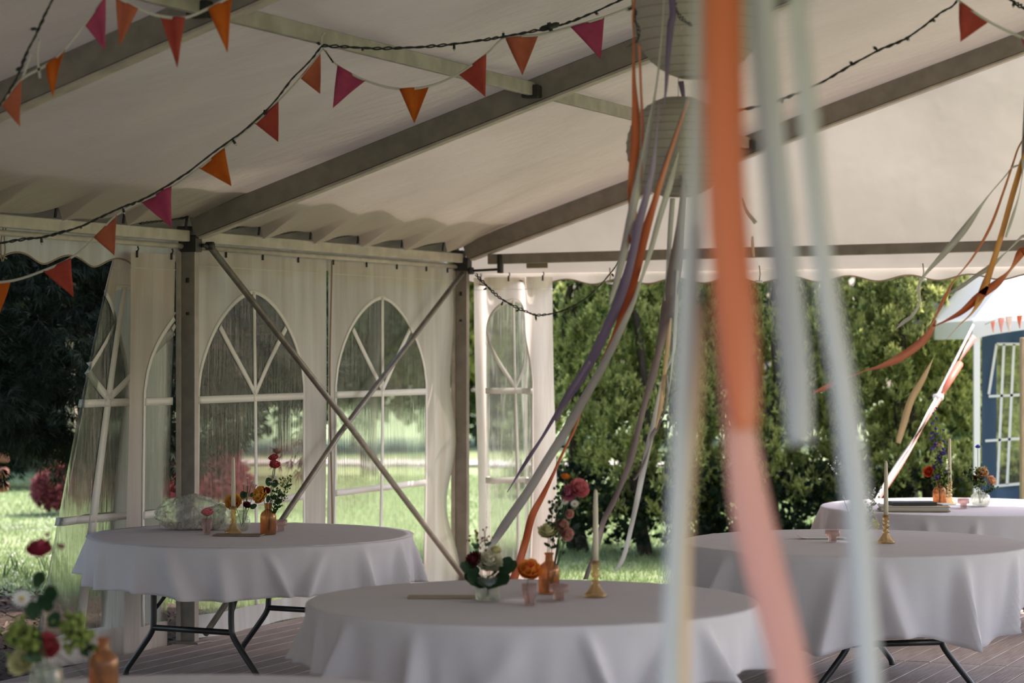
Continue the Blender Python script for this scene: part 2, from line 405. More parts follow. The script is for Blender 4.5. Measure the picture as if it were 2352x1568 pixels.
def grass(name, label, regions, dens, h, seed=3):
    rs = np.random.RandomState(seed); V = []; Tp = []
    for (x0, x1, y0, y1, k) in regions:
        n = int((x1-x0)*(y1-y0)*dens*k)
        x = rs.uniform(x0, x1, n); y = rs.uniform(y0, y1, n)
        z = GR+.03*np.sin(x*.35)*np.cos(y*.22)
        t = (x-A0.x)*Tt.x+(y-A0.y)*Tt.y; e = (x-A0.x)*E.x+(y-A0.y)*E.y
        keep = (t < -.05) | (e > 4.4)
        keep &= ~(((x+4.4)/2.7)**2+((y-15.4)/3.4)**2 < 1)
        x, y, z = x[keep], y[keep], z[keep]; n = len(x)
        a = rs.rand(n)*6.283; hh = h*(.5+rs.rand(n)); lean = .5*hh
        w_ = .004+.004*rs.rand(n)
        if y0 > 22: w_ = w_*3; hh = hh*1.1
        p0 = np.stack([x-w_*np.cos(a), y-w_*np.sin(a), z-.01], 1); p1 = np.stack([x+w_*np.cos(a), y+w_*np.sin(a), z-.01], 1)
        b_ = rs.rand(n)*6.283
        p2 = np.stack([x+lean*np.cos(b_), y+lean*np.sin(b_), z+hh], 1)
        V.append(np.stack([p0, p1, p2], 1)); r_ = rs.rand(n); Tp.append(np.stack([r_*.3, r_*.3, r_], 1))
    V = np.concatenate(V).reshape(-1, 3); Tp = np.concatenate(Tp).ravel(); nf = len(V)//3
    me = bpy.data.meshes.new(name); me.vertices.add(len(V)); me.vertices.foreach_set('co', V.astype(np.float32).ravel())
    me.loops.add(nf*3); me.loops.foreach_set('vertex_index', np.arange(nf*3, dtype=np.int32))
    me.polygons.add(nf); me.polygons.foreach_set('loop_start', (np.arange(nf)*3).astype(np.int32))
    try: me.polygons.foreach_set('loop_total', np.full(nf, 3, dtype=np.int32))
    except Exception: pass
    at = me.attributes.new('tip', 'FLOAT', 'POINT'); at.data.foreach_set('value', Tp.astype(np.float32))
    me.materials.append(M['blade']); me.update(); me.validate()
    ob = place(name, me, None, (0, 0, 0), kind='stuff'); tag(ob, label, 'grass')
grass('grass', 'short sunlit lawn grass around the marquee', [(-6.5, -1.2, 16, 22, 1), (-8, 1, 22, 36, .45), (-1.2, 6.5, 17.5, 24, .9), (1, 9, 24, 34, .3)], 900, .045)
# clover flowers on the lawn
b = MB()
for i in range(420):
    y = R.uniform(17, 27); x = R.uniform(-.24, -.12)*y
    q = (Vector((x, y, 0))-A0).dot(Tt)
    if q > -.3 or ((x+4.4)/2.7)**2+((y-15.4)/3.4)**2 < 1.05: continue
    b.ball((x, y, gz(x, y)+.05), .011, 5, 4)
ob = b.build('clover_flowers', 'clover', kind='stuff'); tag(ob, 'tiny white clover flowers dotted over the left lawn', 'flowers')

# deck
floor = structure('floor', T(0, 0, 0))
PW, PG = .138, .007; bound = [4.36, .89, -2.58, -6.05, -9.52, -12.99]; L = 3.47-.006
pm = MB().box((0, 0, -.014), (L, PW, .028), bevel=.003).mesh('plank', 'wood', smooth=False)
ang = math.atan2(E.y, E.x)
for k in range(56):
    t = .075-.05+k*(PW+PG)
    for j in range(5):
        e = (bound[j]+bound[j+1])/2
        pl = place('plank', pm, floor, T(e, t, R.uniform(-.002, .001)), rot=(0, 0, ang+R.uniform(-.0004, .0004)))
jb = MB()
for e in np.arange(-12.9, 4.4, .58): jb.beam(T(e, -.04, -.075), T(e, 8.4, -.075), .05, .09)
jb.beam(T(4.34, -.05, -.075), T(-12.9, -.05, -.075), .03, .085)
jb.build('deck_joists', 'joist', floor, smooth=False, kind='stuff')

# ================================================================== MARQUEE FRAME
SL = .325; ZE = 2.46; RT = 5.0
def zr(t): return ZE+SL*(t if t <= RT else 2*RT-t)
fr = thing('marquee_frame', 'grey aluminium marquee frame of posts, sloping rafters and crossed braces', 'tent frame', T(0, 0, 0))
for e in BAY:
    p = MB(); p.box(T(e, 0, 1.19), (.05, .09, 2.38), X=E, Y=Tt, Z=Vector((0, 0, 1)), bevel=.004)
    p.build('post', 'alu', fr, smooth=False)
    p = MB(); p.box(T(e, -.062, 1.19), (.075, .03, 2.38), X=E, Y=Tt, Z=Vector((0, 0, 1)), bevel=.003)
    p.box(T(e+.047, -.01, 1.19), (.016, .05, 2.38), X=E, Y=Tt, Z=Vector((0, 0, 1)))
    p.build('post_channel', 'alu_light', fr, smooth=False)
    p = MB(); p.box(T(e, 0, .006), (.16, .2, .012), X=E, Y=Tt, Z=Vector((0, 0, 1)), bevel=.002)
    p.build('base_plate', 'alu', fr, smooth=False)
    p = MB(); p.box(T(e, 0, 2.40), (.075, .12, .10), X=E, Y=Tt, Z=Vector((0, 0, 1)), bevel=.005)
    p.box(T(e, -.03, 2.46), (.06, .09, .09), X=E, Y=Tt, Z=Vector((0, 0, 1)), bevel=.005)
    p.build('corner_bracket', 'steel_dark', fr, smooth=False)
    for side in (0, 1):
        a, c = (T(e, .03, zr(.03)+.03), T(e, RT, zr(RT)+.03)) if side == 0 else (T(e, 2*RT, zr(2*RT)), T(e, RT, zr(RT)+.03))
        r = MB().beam(a, c, .055, .135, bevel=.004); r.build('rafter', 'alu', fr, smooth=False)
        if side == 0:
            r = MB().beam(T(e, .08, zr(.08)-.052), T(e, RT, zr(RT)-.052), .072, .016, bevel=.003); r.build('rafter_channel', 'alu_light', fr, smooth=False)
    p = MB().box(T(e, 2*RT, 1.19), (.05, .09, 2.38), X=E, Y=Tt, Z=Vector((0, 0, 1)), bevel=.004); p.build('post', 'alu', fr, smooth=False)
for i in range(len(BAY)-1):
    e0, e1 = BAY[i]+.045, BAY[i+1]-.045
    MB().beam(T(e0, 0, 2.445), T(e1, 0, 2.445), .05, .068, bevel=.004).build('eave_beam', 'alu_light', fr, smooth=False)
    MB().tube([T(e0, -.035, 2.385), T(e1, -.035, 2.385)], .017, 10).build('curtain_rail', 'alu_light', fr)
    MB().beam(T(e0, 2*RT, 2.445), T(e1, 2*RT, 2.445), .05, .068).build('eave_beam', 'alu_light', fr, smooth=False)
    for t in (2.26, RT, 7.74):
        MB().beam(T(e0, t, zr(t)+.035), T(e1, t, zr(t)+.035), .035, .075, bevel=.003).build('purlin', 'alu_mid' if t == 2.26 else 'alu', fr, smooth=False)
    pc = MB()
    for t in (2.26,):
        for e in (BAY[i]+.05, BAY[i+1]-.05): pc.box(T(e, t, zr(t)+.02), (.07, .10, .07), X=E, Y=Tt, Z=Vector((0, 0, 1)), bevel=.006)
    pc.build('purlin_clamps', 'steel_dark', fr, smooth=False, kind='stuff')
# crossed braces in the far left bay
MB().tube([T(.10, .075, 2.39), T(1.9, .075, 1.27), T(3.83, .075, .03)], .021, 10).build('brace', 'tube', fr)
MB().tube([T(3.83, .035, 2.33), T(1.9, .02, 1.2), T(.12, .035, .04)], .019, 10).build('brace', 'tube', fr)
bj = MB(); bj.tube([T(.02, .075, 2.39), T(.12, .075, 2.385)], .012, 8); bj.tube([T(.10, .055, 2.39), T(.10, .10, 2.39)], .026, 10)
bj.build('brace_end', 'steel_dark', fr)
# gable rail
def gt(px): # t on the gable plane for a pixel column
    return None
MB().beam(T(3.90, .22, 2.435), T(3.90, 9.75, 2.52), .035, .075, bevel=.004).build('gable_rail', 'alu', fr, smooth=False)
gr = MB(); gr.tube([T(3.90, .05, 2.35), T(3.90, .32, 2.36)], .010, 8); gr.box(T(3.89, .32, 2.40), (.05, .03, .14), X=E, Y=Tt, Z=Vector((0, 0, 1)), bevel=.004)
gr.tube([T(3.88, .07, 2.35), T(3.88, .10, 2.35)], .028, 10)
gr.build('rail_clamp', 'steel_dark', fr)
for e in (0, 3.91):   # holes in the posts
    h = MB()
    for z in (2.18, 1.98): h.box(T(e-.0265, -.002, z), (.004, .022, .030 if z > 2.1 else .018), X=E, Y=Tt, Z=Vector((0, 0, 1)), bevel=.0015)
    h.build('post_slots', 'steel_dark', fr, kind='stuff')

# ================================================================== ROOF
ceil = structure('ceiling', T(0, 0, 2.5))
def saw(e, i):
    # laced lower edge: rises slowly to each strap and drops back
    u = ((e-BAY[i]-.79) / .68) % 1.0
    return u if u > .02 else 1.0
for i in range(len(BAY)-1):
    e0, e1 = BAY[i], BAY[i+1]; ph = R.random()*6
    for side in (0, 1):
        b = MB()
        def fn(u, v, side=side, e0=e0, e1=e1, ph=ph, i=i):
            e = e0+(e1-e0)*u
            tl = .04
            t = tl+(RT-tl)*v
            sag = -.028*math.sin(math.pi*u)*(1-.3*v)
            wr = .012*math.sin(e*9+t*1.2+ph)*math.exp(-((v-.1)/.25)**2)+.008*math.sin(t*3.1+e*2+ph)+.007*math.sin((t*1.0+e*1.6)*5+ph)*math.sin(math.pi*u)
            edge = math.sin(math.pi*u)**.5
            z = zr(t)+.104+(sag+wr)*edge
            if side == 0: z -= (.078*(1-saw(e, i)) if .03 < u < .98 else .01)*math.exp(-(v/.035)**1.5)+.012*math.exp(-(v/.05)**2)
            tt = t if side == 0 else 2*RT-t
            return T(e, tt, z)
        b.grid(fn, 110 if side == 0 else 40, 60 if side == 0 else 24).build('roof_sheet', 'roof', ceil)
    # outer drip sheet that closes the eave behind the laced edge
    b = MB(); b.grid(lambda u, v: T(e0+(e1-e0)*u, -.11+.55*v, 2.49+(.55*v)*SL+.10*min(1, v*2)), 24, 5).build('drip_sheet', 'drip', ceil)
    # lacing: a twisted cord and a short strap at each tooth
    n = int((e1-e0)/.68)+1
    for k in range(-1, n+1):
        et = e0+.79+.68*k
        if et-.52 < e0+.02 or et > e1-.05: continue
        pts = []; pts2 = []
        for q in range(41):
            s = q/40; e = et-.52+.52*s; t = .035; z = 2.493+.062*s
            a = s*34; pts.append(T(e, t+.006*math.cos(a), z+.006*math.sin(a))); pts2.append(T(e, t-.006*math.cos(a), z-.006*math.sin(a)))
        MB().tube(pts, .0045, 5).tube(pts2, .0045, 5).build('lacing_cord', 'steel_dark', ceil)
        MB().tube([T(et, .035, 2.566), T(et-.012, .03, 2.485)], .009, 6).build('tension_strap', 'steel_dark', ceil)
# valance along the eave
def valance(name, fp, L, zt, zb, m, parent, per=.50, amp=.028, dr=0):
    n = int(L/per*14)
    def lower(s): return zb+amp*math.cos(2*math.pi*s/per)
    b = MB(); b.grid(lambda u, v: fp(u*L, zt+(lower(u*L)-zt)*v, .012*math.sin(u*L*2*math.pi/per*1.0+.4)*v), n, 6)
    o = b.build('valance', m, parent)
    pts = [fp(u/n*L, lower(u/n*L), .012*math.sin(u/n*L*2*math.pi/per+.4)) for u in range(n+1)]
    MB().tube(pts, .0055, 5).build('valance_piping', 'piping', parent)
for i in range(len(BAY)-1):
    e0, e1 = BAY[i], BAY[i+1]
    valance('valance', lambda s, z, o, e0=e0: T(e0+s, -.12+o, z), e1-e0, 2.50, 2.265, 'side', ceil)

# gable end
gw = structure('wall_back', T(3.95, 0, 2.3))
b = MB()
def gf(u, v):
    t = -.06+(2*RT+.12)*u; zt = zr(min(max(t, 0), 2*RT))+.10; zb = 2.33
    bot = zb
    z = bot+(zt-bot)*v
    return T(3.97+.012*math.sin(t*2.3+z*1.2)+.010*math.sin(t*5.1-z*2.0)*(1-v)+.008*math.sin(z*6+t), t, z)
b.grid(gf, 130, 26).build('gable_sheet', 'gable', gw)
valance('valance', lambda s, z, o: T(3.99+o, -.05+s, z), 2*RT, 2.34, 2.262, 'gable', gw, per=.43, amp=.020)
# little toggle cords hanging from the gable valance
for px in (1398, 1742, 2118):
    t = ((px-1176)/F*18.14+.372)/(.9163+.4005*(px-1176)/F)
    k = MB(); k.tube([T(3.93, t, 2.36), T(3.925, t+.008, 2.30), T(3.93, t, 2.255)], .004, 5); k.build('toggle_cord', 'piping', gw)
    k = MB(); k.tube([T(3.93, t-.025, 2.25), T(3.93, t+.025, 2.245)], .009, 6); k.build('toggle', 'gz_pole', gw)
# tan strap at the corner
MB().box(T(3.93, .60, 2.40), (.006, .17, .07), X=E, Y=Tt, Z=Vector((0, 0, 1)), bevel=.002).build('webbing_strap', 'card_tan', gw, smooth=False)

# ================================================================== SIDE SHEETS WITH ARCHED WINDOWS
def arch(s, c, hw, z0, h):
    x = min(1, abs(s-c)/hw); return z0+h*(1-x**1.65)**.62
def sheet(parent, fm, S, H, c, hw, zb=.14, z0=1.52, h=.61, bar=.045, name='side_panel', hooks=(), clampb=0.0, pane='pvc', lo=.79):
    fab = MB(); pan = MB()
    cols = sorted(set([round(x, 4) for x in np.linspace(0, c-hw, 8)]+[round(x, 4) for x in np.linspace(c-hw, c+hw, 56)]+[round(x, 4) for x in np.linspace(c+hw, S, 8)]))
    rows = []
    def zs(s):
        inside = c-hw <= s <= c+hw; zt = arch(s, c, hw, z0, h) if inside else z0
        r = [clampb+(zb-clampb)*k/3 for k in range(3)]+[zb+(zt-zb)*k/30 for k in range(30)]+[zt+(H-zt)*k/9 for k in range(10)]
        return r
    grid = [[fm(s, z) for z in zs(s)] for s in cols]; nr = len(grid[0])
    for q, mb in ((0, fab), (1, pan)):
        vs = [p for col in grid for p in col]; fs = []
        for i in range(len(cols)-1):
            mid = (cols[i]+cols[i+1])/2; win = c-hw < mid < c+hw
            for j in range(nr-1):
                ispane = win and 3 <= j < 33
                if ispane == bool(q): fs.append((i*nr+j, (i+1)*nr+j, (i+1)*nr+j+1, i*nr+j+1))
        used = sorted(set(k for f in fs for k in f)); mp = {k: n for n, k in enumerate(used)}
        mb.add([vs[k] for k in used], [tuple(mp[k] for k in f) for f in fs])
    po = fab.build(name, 'side', parent); pn = pan.build('window_pane', pane, po)
    def strip(pts, wd, nm='glazing_bar', off=.004):
        pts = [pts[0]+(pts[1]-pts[0])*k/40 for k in range(41)] if len(pts) == 2 else pts
        b = MB(); vs = []
        for i, p in enumerate(pts):
            d = pts[min(i+1, len(pts)-1)]-pts[max(i-1, 0)]; d = d/np.linalg.norm(d); nrm = np.array([-d[1], d[0]])
            for sg in (-1, 1):
                q = p+nrm*sg*wd/2
                q0 = fm(q[0], q[1]); du = fm(q[0]+.01, q[1])-q0; dv = fm(q[0], q[1]+.01)-q0; nv = du.cross(dv)
                nv = nv.normalized() if nv.length > 1e-12 else Tt
                if nv.dot(-q0+Vector((0, 0, CH))) < 0: nv = -nv
                vs.append(q0+nv*off)
        b.add(vs, [(2*i, 2*i+2, 2*i+3, 2*i+1) for i in range(len(pts)-1)])
        return b.build(nm, 'trimband', po, solid=.0015)
    A = lambda *a: np.array(a, float)
    strip([A(c-hw, z0-.065), A(c+hw, z0-.065)], bar); strip([A(c-hw, lo), A(c+hw, lo)], bar)
    strip([A(c, zb), A(c, z0+h)], bar*.85)
    k = .43/.69*hw; strip([A(c, z0-.04), A(c-k, 1.905)], bar*.9); strip([A(c, z0-.04), A(c+k, 1.905)], bar*.9)
    ed = [A(c-hw, zb)]+[A(c-hw, zb+(z0-zb)*q/12) for q in range(1, 12)]+[A(c-hw+2*hw*q/50, arch(c-hw+2*hw*q/50, c, hw, z0, h)) for q in range(51)]+[A(c+hw, z0-(z0-zb)*q/12) for q in range(1, 13)]
    strip(ed, .03, 'window_welt', .003)
    strip([A(0, H-.09), A(S, H-.09)], .004, 'hem_seam', .003)
    for s in hooks:
        p = fm(s, H-.01)+Tt*.012
        MB().tube([p+Vector((0, 0, .045)), p+Vector((0, 0, .03))+Tt*.006, p+Vector((0, 0, .018))], .0045, 5).tube([p+Vector((0, 0, .02))-Tt*.004, p+Vector((0, 0, -.02))-Tt*.004], .0075, 6).build('hook', 'steel_dark', po)
    return po
wl = structure('wall_left', T(1.9, -.06, 1.2))
def fmA(s, z):
    e = .03+s*.985; k = 1-z/2.37
    return T(e, -.065-.012*math.sin(s*11+z*1.3)*k-.02*math.sin(s*4+2)*k+.10*max(0, .3-z)*math.sin(s*3.1)**2, z)
sheet(wl, fmA, 1.86, 2.365, .86, .69, hooks=(.5, .97, 1.45))
def fmB(s, z):
    k = 1-z/2.37
    lean = .06*k*math.sin(min(1, s/1.0)*math.pi)*-1
    e = 1.88+s*1.01+lean*.6
    edge = max(0, (s-1.62)/.3)
    return T(e, -.06-.012*math.sin(s*9+z*1.8+1)*k+.05*edge*math.sin(z*6.5+.7)*k, z)
sheet(wl, fmB, 1.97, 2.365, .80, .70, hooks=(.06, .55, 1.02, 1.5, 1.86))
# a zip cord down the seam between the two sheets
MB().tube([T(1.885+.018*math.sin(z*3), -.04, z) for z in np.linspace(2.36, .05, 30)], .006, 5).build('seam_cord', 'piping', wl)

# pushed-back sheet in the next bay, hanging at post A and flaring outward at its foot
def fmC(s, z):
    # three layers: the free edge turned forward, a layer flaring out behind it, and the return to the post
    k = 1-z/2.33; eR = -.075-.05*k; eF = -.585-.02*math.sin(z*2.2)*k; eL = -.60-.70*k**.85
    if s < .47:
        q = s/.47; return T(eF+(eR-eF)*q, -.045+.025*math.sin(q*5+z)*k+.03*q*k-.05*k, z)
    if s < 1.07:
        q = (s-.47)/.60; return T(eR+(eL-eR)*q, -.075-(.08+.08*k)*math.sin(q*math.pi*.5)-.03*k*math.sin(q*8), z)
    q = (s-1.07)/.93; return T(eL+(-.03-eL)*q, -.135-.08*k-.05*math.sin(q*math.pi)*(.4+k)+.02*math.sin(q*14)*k, z)
sheet(wl, fmC, 2.0, 2.33, .88, .72, hooks=(.05, .4), clampb=-.03, pane='pvc_shaded')
# closed canvas sheets in the nearer bays, and added ones across the near end
def plain(parent, fm, S, H):
    MB().grid(lambda u, v: fm(u*S, H*v), 40, 12).build('side_panel', 'side', parent)
for i in range(2):
    for h_ in range(2):
        ea = BAY[i]+.02+h_*1.8
        plain(wl, lambda s_, z, ea=ea: T(ea+s_, -.07-.02*math.sin(s_*9+z)*(1-z/2.4), z), 1.78, 2.365)
wf = structure('wall_front', T(-10.85, 5, 2.6))
for k in range(2):  # panels added on the left half to block front-left light
    plain(wf, lambda s_, z, k=k: T(-10.86+.02*math.sin(s_*8+z), .03+2.2*k+s_*1.1, z), 1.95, 2.45)
b = MB(); b.grid(lambda u, v: T(-10.86, 2*RT*u, 2.36+(zr(2*RT*u)+.1-2.36)*v), 60, 10).build('gable_sheet', 'gable', wf)
# pushed-back sheet in the gable opening by post B
def fmD(s, z):
    k = 1-z/2.3; u = s/1.95
    t = .06+.64*u+.022*math.sin(u*2*math.pi*2+1)*(.5+k)+.02*math.sin(z*2)*k
    return T(3.90+(.07+.07*k)*math.sin(u*2*math.pi*2.0+.5)+.03, t, z)
sheet(gw, fmD, 1.95, 2.30, .98, .70, hooks=(.1, .9, 1.8), pane='pvc_sunlit')

# ================================================================== TABLES AND CLOTHS
ZT = .74; RTAB = .915
def table(px, D, th, label, group, hidden=False):
    c = Vector(((px-1176)/F*D, D, 0)) if not hidden else Vector((px, D, 0))
    t = thing('round_table', label, 'table', c, group)
    MB().lathe([(.01, ZT-.035), (RTAB-.02, ZT-.035), (RTAB-.004, ZT-.03), (RTAB-.004, ZT-.006), (RTAB-.02, ZT-.003), (.01, ZT-.003)], c, 64).build('tabletop', 'tabletop', t)
    a = Vector((math.cos(th), math.sin(th), 0)); bdir = Vector((-math.sin(th), math.cos(th), 0))
    for sg in (-1, 1):
        o = c+a*(.56*sg)
        MB().tube([o-bdir*.30+Vector((0, 0, ZT-.05)), o+bdir*.30+Vector((0, 0, ZT-.05))], .016, 8).build('leg_rail', 'black', t)
        MB().tube([o-bdir*.25+Vector((0, 0, .27)), o+bdir*.25+Vector((0, 0, .27))], .016, 8).build('crossbar', 'black', t)
        for q in (-1, 1):
            p = [(.25, ZT-.05), (.25, .60), (.25, .42), (.25, .31), (.262, .25), (.32, .17), (.41, .06), (.43, .03), (.435, .005)]
            pts = [tuple(o+bdir*(q*x)+Vector((0, 0, z))) for x, z in p]
            MB().tube([Vector(v) for v in cr(pts, 4)], .0165, 10).build('leg', 'black', t)
        for q in (-1, 1): MB().tube([o+bdir*(.25*q)+Vector((0, 0, .36)), o+bdir*(.16*q)-a*(sg*.34)+Vector((0, 0, ZT-.045))], .010, 8).build('brace', 'black', t)
    fb = MB().lathe([(.62, ZT-.036), (.62, ZT-.06), (.65, ZT-.06), (.65, ZT-.036)], c, 40); fb.build('under_frame', 'black', t)
    return c, t
def cloth(c, label, dropf, seed, group='white linen tablecloths'):
    rs = random.Random(seed); folds = []
    n = rs.randint(15, 18); a = 0
    while a < 2*math.pi-.2:
        folds.append((a, rs.uniform(.05, .13), rs.uniform(.028, .075), rs.uniform(-.16, .16))); a += rs.uniform(.22, .44)
    crz = [(rs.uniform(-.9, .9), rs.uniform(-.9, .9), rs.uniform(0, 3.1)) for _ in range(6)]
    N = 360; prof = []
    b = MB(); vs = []
    rings = [0.0001, .15, .3, .45, .6, .75, .85, .9]
    def fold(phi, v=1):
        s = 0
        for f, am, wd, sk in folds:
            d = abs((phi-f-sk*(v-.5)+math.pi) % (2*math.pi)-math.pi)/wd; s += am*(.75*math.exp(-d*d)+.25*max(0, 1-d*.8))
        return s-.022
    def ztop(x, y): 
        z = ZT+.002
        for cx, cy_, an in crz:
            d = (x-cx)*math.cos(an)+(y-cy_)*math.sin(an); z += .0022*math.exp(-(d/.018)**2)
        return z
    NV = 16; ring_n = len(rings)+4+NV
    for i in range(N):
        phi = 2*math.pi*i/N; cs, sn = math.cos(phi), math.sin(phi); dr = dropf(phi); fo = fold(phi)
        for r in rings: vs.append((c.x+r*cs, c.y+r*sn, ztop(r*cs, r*sn)))
        for q in range(4):
            an = math.pi/2*(q+1)/4*.9; vs.append((c.x+(RTAB-.012+.014*math.sin(an)+.004)*cs, c.y+(RTAB-.012+.014*math.sin(an)+.004)*sn, ZT+.002-.014*(1-math.cos(an))))
        for q in range(1, NV+1):
            v = q/NV; fo = fold(phi, v); r = RTAB+.006+.028*v*dr/.3+max(fo, -.02)*v**.9*min(1.5, dr/.26)+.006*math.sin(phi*40+seed)*v
            sw = .05*math.sin(phi*5+seed)*v*dr
            vs.append((c.x+r*math.cos(phi+sw), c.y+r*math.sin(phi+sw), ZT-.012-dr*v))
    fs = []
    for i in range(N):
        j = (i+1) % N
        for q in range(ring_n-1): fs.append((i*ring_n+q, j*ring_n+q, j*ring_n+q+1, i*ring_n+q+1))
    b.add(vs, fs); o = b.build('tablecloth', 'cloth', None, origin=(c.x, c.y, ZT), solid=.0016); tag(o, label, 'tablecloth', group)
    return o
def hemdrop(base, bumps):
    def f(phi):
        d = base+.012*math.sin(3*phi)+.008*math.sin(7*phi+1)
        for a, am, wd in bumps:
            q = abs((phi-math.radians(a)+math.pi) % (2*math.pi)-math.pi); d += am*math.exp(-(q/wd)**2)
        return d
    return f
tg = 'round folding tables'
RTAB = .89
cL, tL = table(576, 13.38, math.radians(62.5), 'round folding table with black legs under the cloth, in front of the arched windows', tg)
RTAB = .915
cC, tC = table(1222, 9.86, math.radians(75), 'round folding table under the central nearest full cloth', tg)
cR, tR = table(1964, 12.85, math.radians(103), 'round folding table with black bent legs right of the orange ribbon', tg)
cF, tF = table(2211, 15.75, math.radians(112), 'round folding table at the far right before the hedge', tg)
cN, tN = table(-.95, 6.72, math.radians(40), 'nearest round folding table at the bottom left corner', tg, hidden=True)
cg = 'white tablecloths'
RTAB = .89
cloth(cL, 'white tablecloth with soft folds on the left table by the arched windows', hemdrop(.245, [(175, -.05, .4)]), 3, cg)
RTAB = .915
cloth(cC, 'large white tablecloth on the central table in the foreground', hemdrop(.235, []), 5, cg)
cloth(cR, 'white tablecloth hanging low at the right, over bent black table legs', hemdrop(.36, [(-60, .10, .25), (-110, .10, .25), (-20, -.12, .22), (70, .12, .5)]), 8, cg)
cloth(cF, 'white tablecloth on the farthest table beside the blue gazebo', hemdrop(.30, [(-40, .12, .4)]), 11, cg)
cloth(cN, 'white tablecloth edge blurred at the bottom left corner', hemdrop(.25, []), 13, cg)

# ================================================================== GLASSWARE
def glassthing(name, prof, m, loc, label, cat, seg=32, rib=0, ribn=0, extra=None, group=None):
    t = thing(name, label, cat, loc, group)
    th = .0022
    outer = list(prof); inner = [(max(r-th, .0005), max(z, prof[0][1]+.004), *(p[2:] if len(p) > 2 else ())) for p in reversed(prof) for r, z in [(p[0], p[1])]]
    inner = [q for q in inner]+[(.0005, prof[0][1]+.004)]
    MB().lathe([(.0005, prof[0][1])]+outer+inner, loc, seg, rib, ribn).build('glass', m, t)
    if extra: extra(t, Vector(loc))
    return t
def holder(loc, label):
    pr = [(.046, 0), (.048, .006), (.044, .012), (.036, .020), (.027, .032), (.019, .046), (.015, .054), (.020, .060), (.020, .064), (.013, .070), (.011, .076), (.016, .083), (.021, .090), (.016, .098), (.011, .104), (.018, .110), (.018, .114), (.0135, .120), (.0175, .126), (.018, .150)]
    return glassthing('candlestick', pr, 'g_gold', loc, label, 'candle holder', 24, .03, 12)
def candle(base, h, label, zoff=.135, r=.0125):
    c = Vector(base)+Vector((0, 0, zoff)); t = thing('taper_candle', label, 'candle', c)
    MB().lathe([(.0005, 0), (r, 0), (r*.99, h*.3), (r*.8, h*.75), (r*.66, h*.94), (r*.45, h*.985), (.0005, h)], c, 16).build('wax', 'wax', t)
    MB().tube([c+Vector((0, 0, h-.003)), c+Vector((.001, 0, h+.006)), c+Vector((.003, 0, h+.011))], .0011, 5).build('wick', 'wick', t)
def tumbler(loc, label):
    return glassthing('tumbler', [(.018, 0), (.021, .002), (.021, .026), (.026, .030), (.028, .034), (.029, .086)], 'g_pink', loc, label, 'glass', 48, .035, 16)
def tealight(loc, label):
    return glassthing('tealight_holder', [(.019, 0), (.021, .002), (.021, .026), (.023, .029), (.036, .032), (.038, .036), (.038, .064)], 'g_pink', loc, label, 'candle holder', 60, .025, 20)
def bottle(loc, label):
    def rimw(t, l): pass
    return glassthing('bottle_vase', [(.040, 0), (.043, .004), (.043, .095), (.041, .108), (.034, .120), (.022, .130), (.0165, .136), (.0155, .160), (.0195, .163), (.0195, .170)], 'g_amber', loc, label, 'vase', 48, .03, 16)
def bulbvase(loc, label, m='g_clear', s=1.0):
    pr = [(.026, 0), (.030, .004), (.040, .020), (.046, .040), (.045, .060), (.036, .080), (.024, .094), (.021, .104), (.027, .114), (.030, .118)]
    return glassthing('round_vase', [(r*s, z*s) for r, z in pr], m, loc, label, 'vase', 40, .03, 10)
def jar(loc, label):
    return glassthing('jar_vase', [(.040, 0), (.046, .004), (.050, .03), (.051, .06), (.047, .082), (.045, .095), (.048, .100)], 'g_clear', loc, label, 'vase', 40, .02, 8)

# ---- flowers
def petal(b, c, d, u, L, Wd, curl=.3, n=3):
    # a curved petal growing from c along d, curling toward u
    d = d.normalized(); s = d.cross(u).normalized(); u2 = s.cross(d)
    def fn(a, q):
        x = a; wv = math.sin(math.pi*min(.97, .12+.80*x))**.7*Wd*(q-.5)*2
        return c+d*(L*math.sin(x*curl*1.5)/(curl*1.5) if curl else L*x)+u2*(L*(1-math.cos(x*curl*1.5))/(1.5*max(curl, .01)))+s*wv+u2*(abs(q-.5)**2*Wd*.9)
    b.grid(fn, n, 2)
def frame(ax):
    ax = ax.normalized(); x = ax.orthogonal().normalized(); return ax, x, ax.cross(x)
def rose(c, r, ax, m, parent, m2=None, seed=1):
    rs = random.Random(seed); ax, x, y = frame(Vector(ax)); b = MB()
    for ring, (n, tilt, L, rad) in enumerate(((3, .15, .95, .06), (4, .32, 1.0, .16), (5, .55, 1.05, .26), (6, .85, 1.0, .34), (6, 1.15, .9, .36))):
        b.use(m if (m2 is None or ring > 1) else m2)
        for k in range(n):
            a = 2*math.pi*(k+.5*ring+rs.uniform(-.15, .15))/n; o = x*math.cos(a)+y*math.sin(a)
            d = ax*math.cos(tilt)+o*math.sin(tilt); L_ = r*1.25*L*rs.uniform(.92, 1.08)
            petal(b, c-ax*r*.55+o*rad*r*.4, d, -o if ring < 3 else (ax if ring < 4 else -o*.4+ax), L_, r*(.42+.07*ring), .45 if ring < 3 else .25, 4)
    b.use('leaf')
    for k in range(5):
        a = 2*math.pi*k/5; o = x*math.cos(a)+y*math.sin(a); petal(b, c-ax*r*.6, o*.9+ax*.35, ax, r*.7, r*.12, .3, 2)
    return b.build('bloom', None, parent)
def daisy(c, r, ax, parent, m='p_white', n=15, disc='p_disc'):
    ax, x, y = frame(Vector(ax)); b = MB(); b.use(m)
    for k in range(n):
        a = 2*math.pi*k/n; o = x*math.cos(a)+y*math.sin(a); petal(b, c+o*r*.2, o+ax*.1, ax, r*.82, r*.15, .12, 2)
    o = b.build('bloom', None, parent)
    MB().ball(c+ax*r*.03, r*.27, 8, 6, (1, 1, .8)).build('disc', disc, parent)
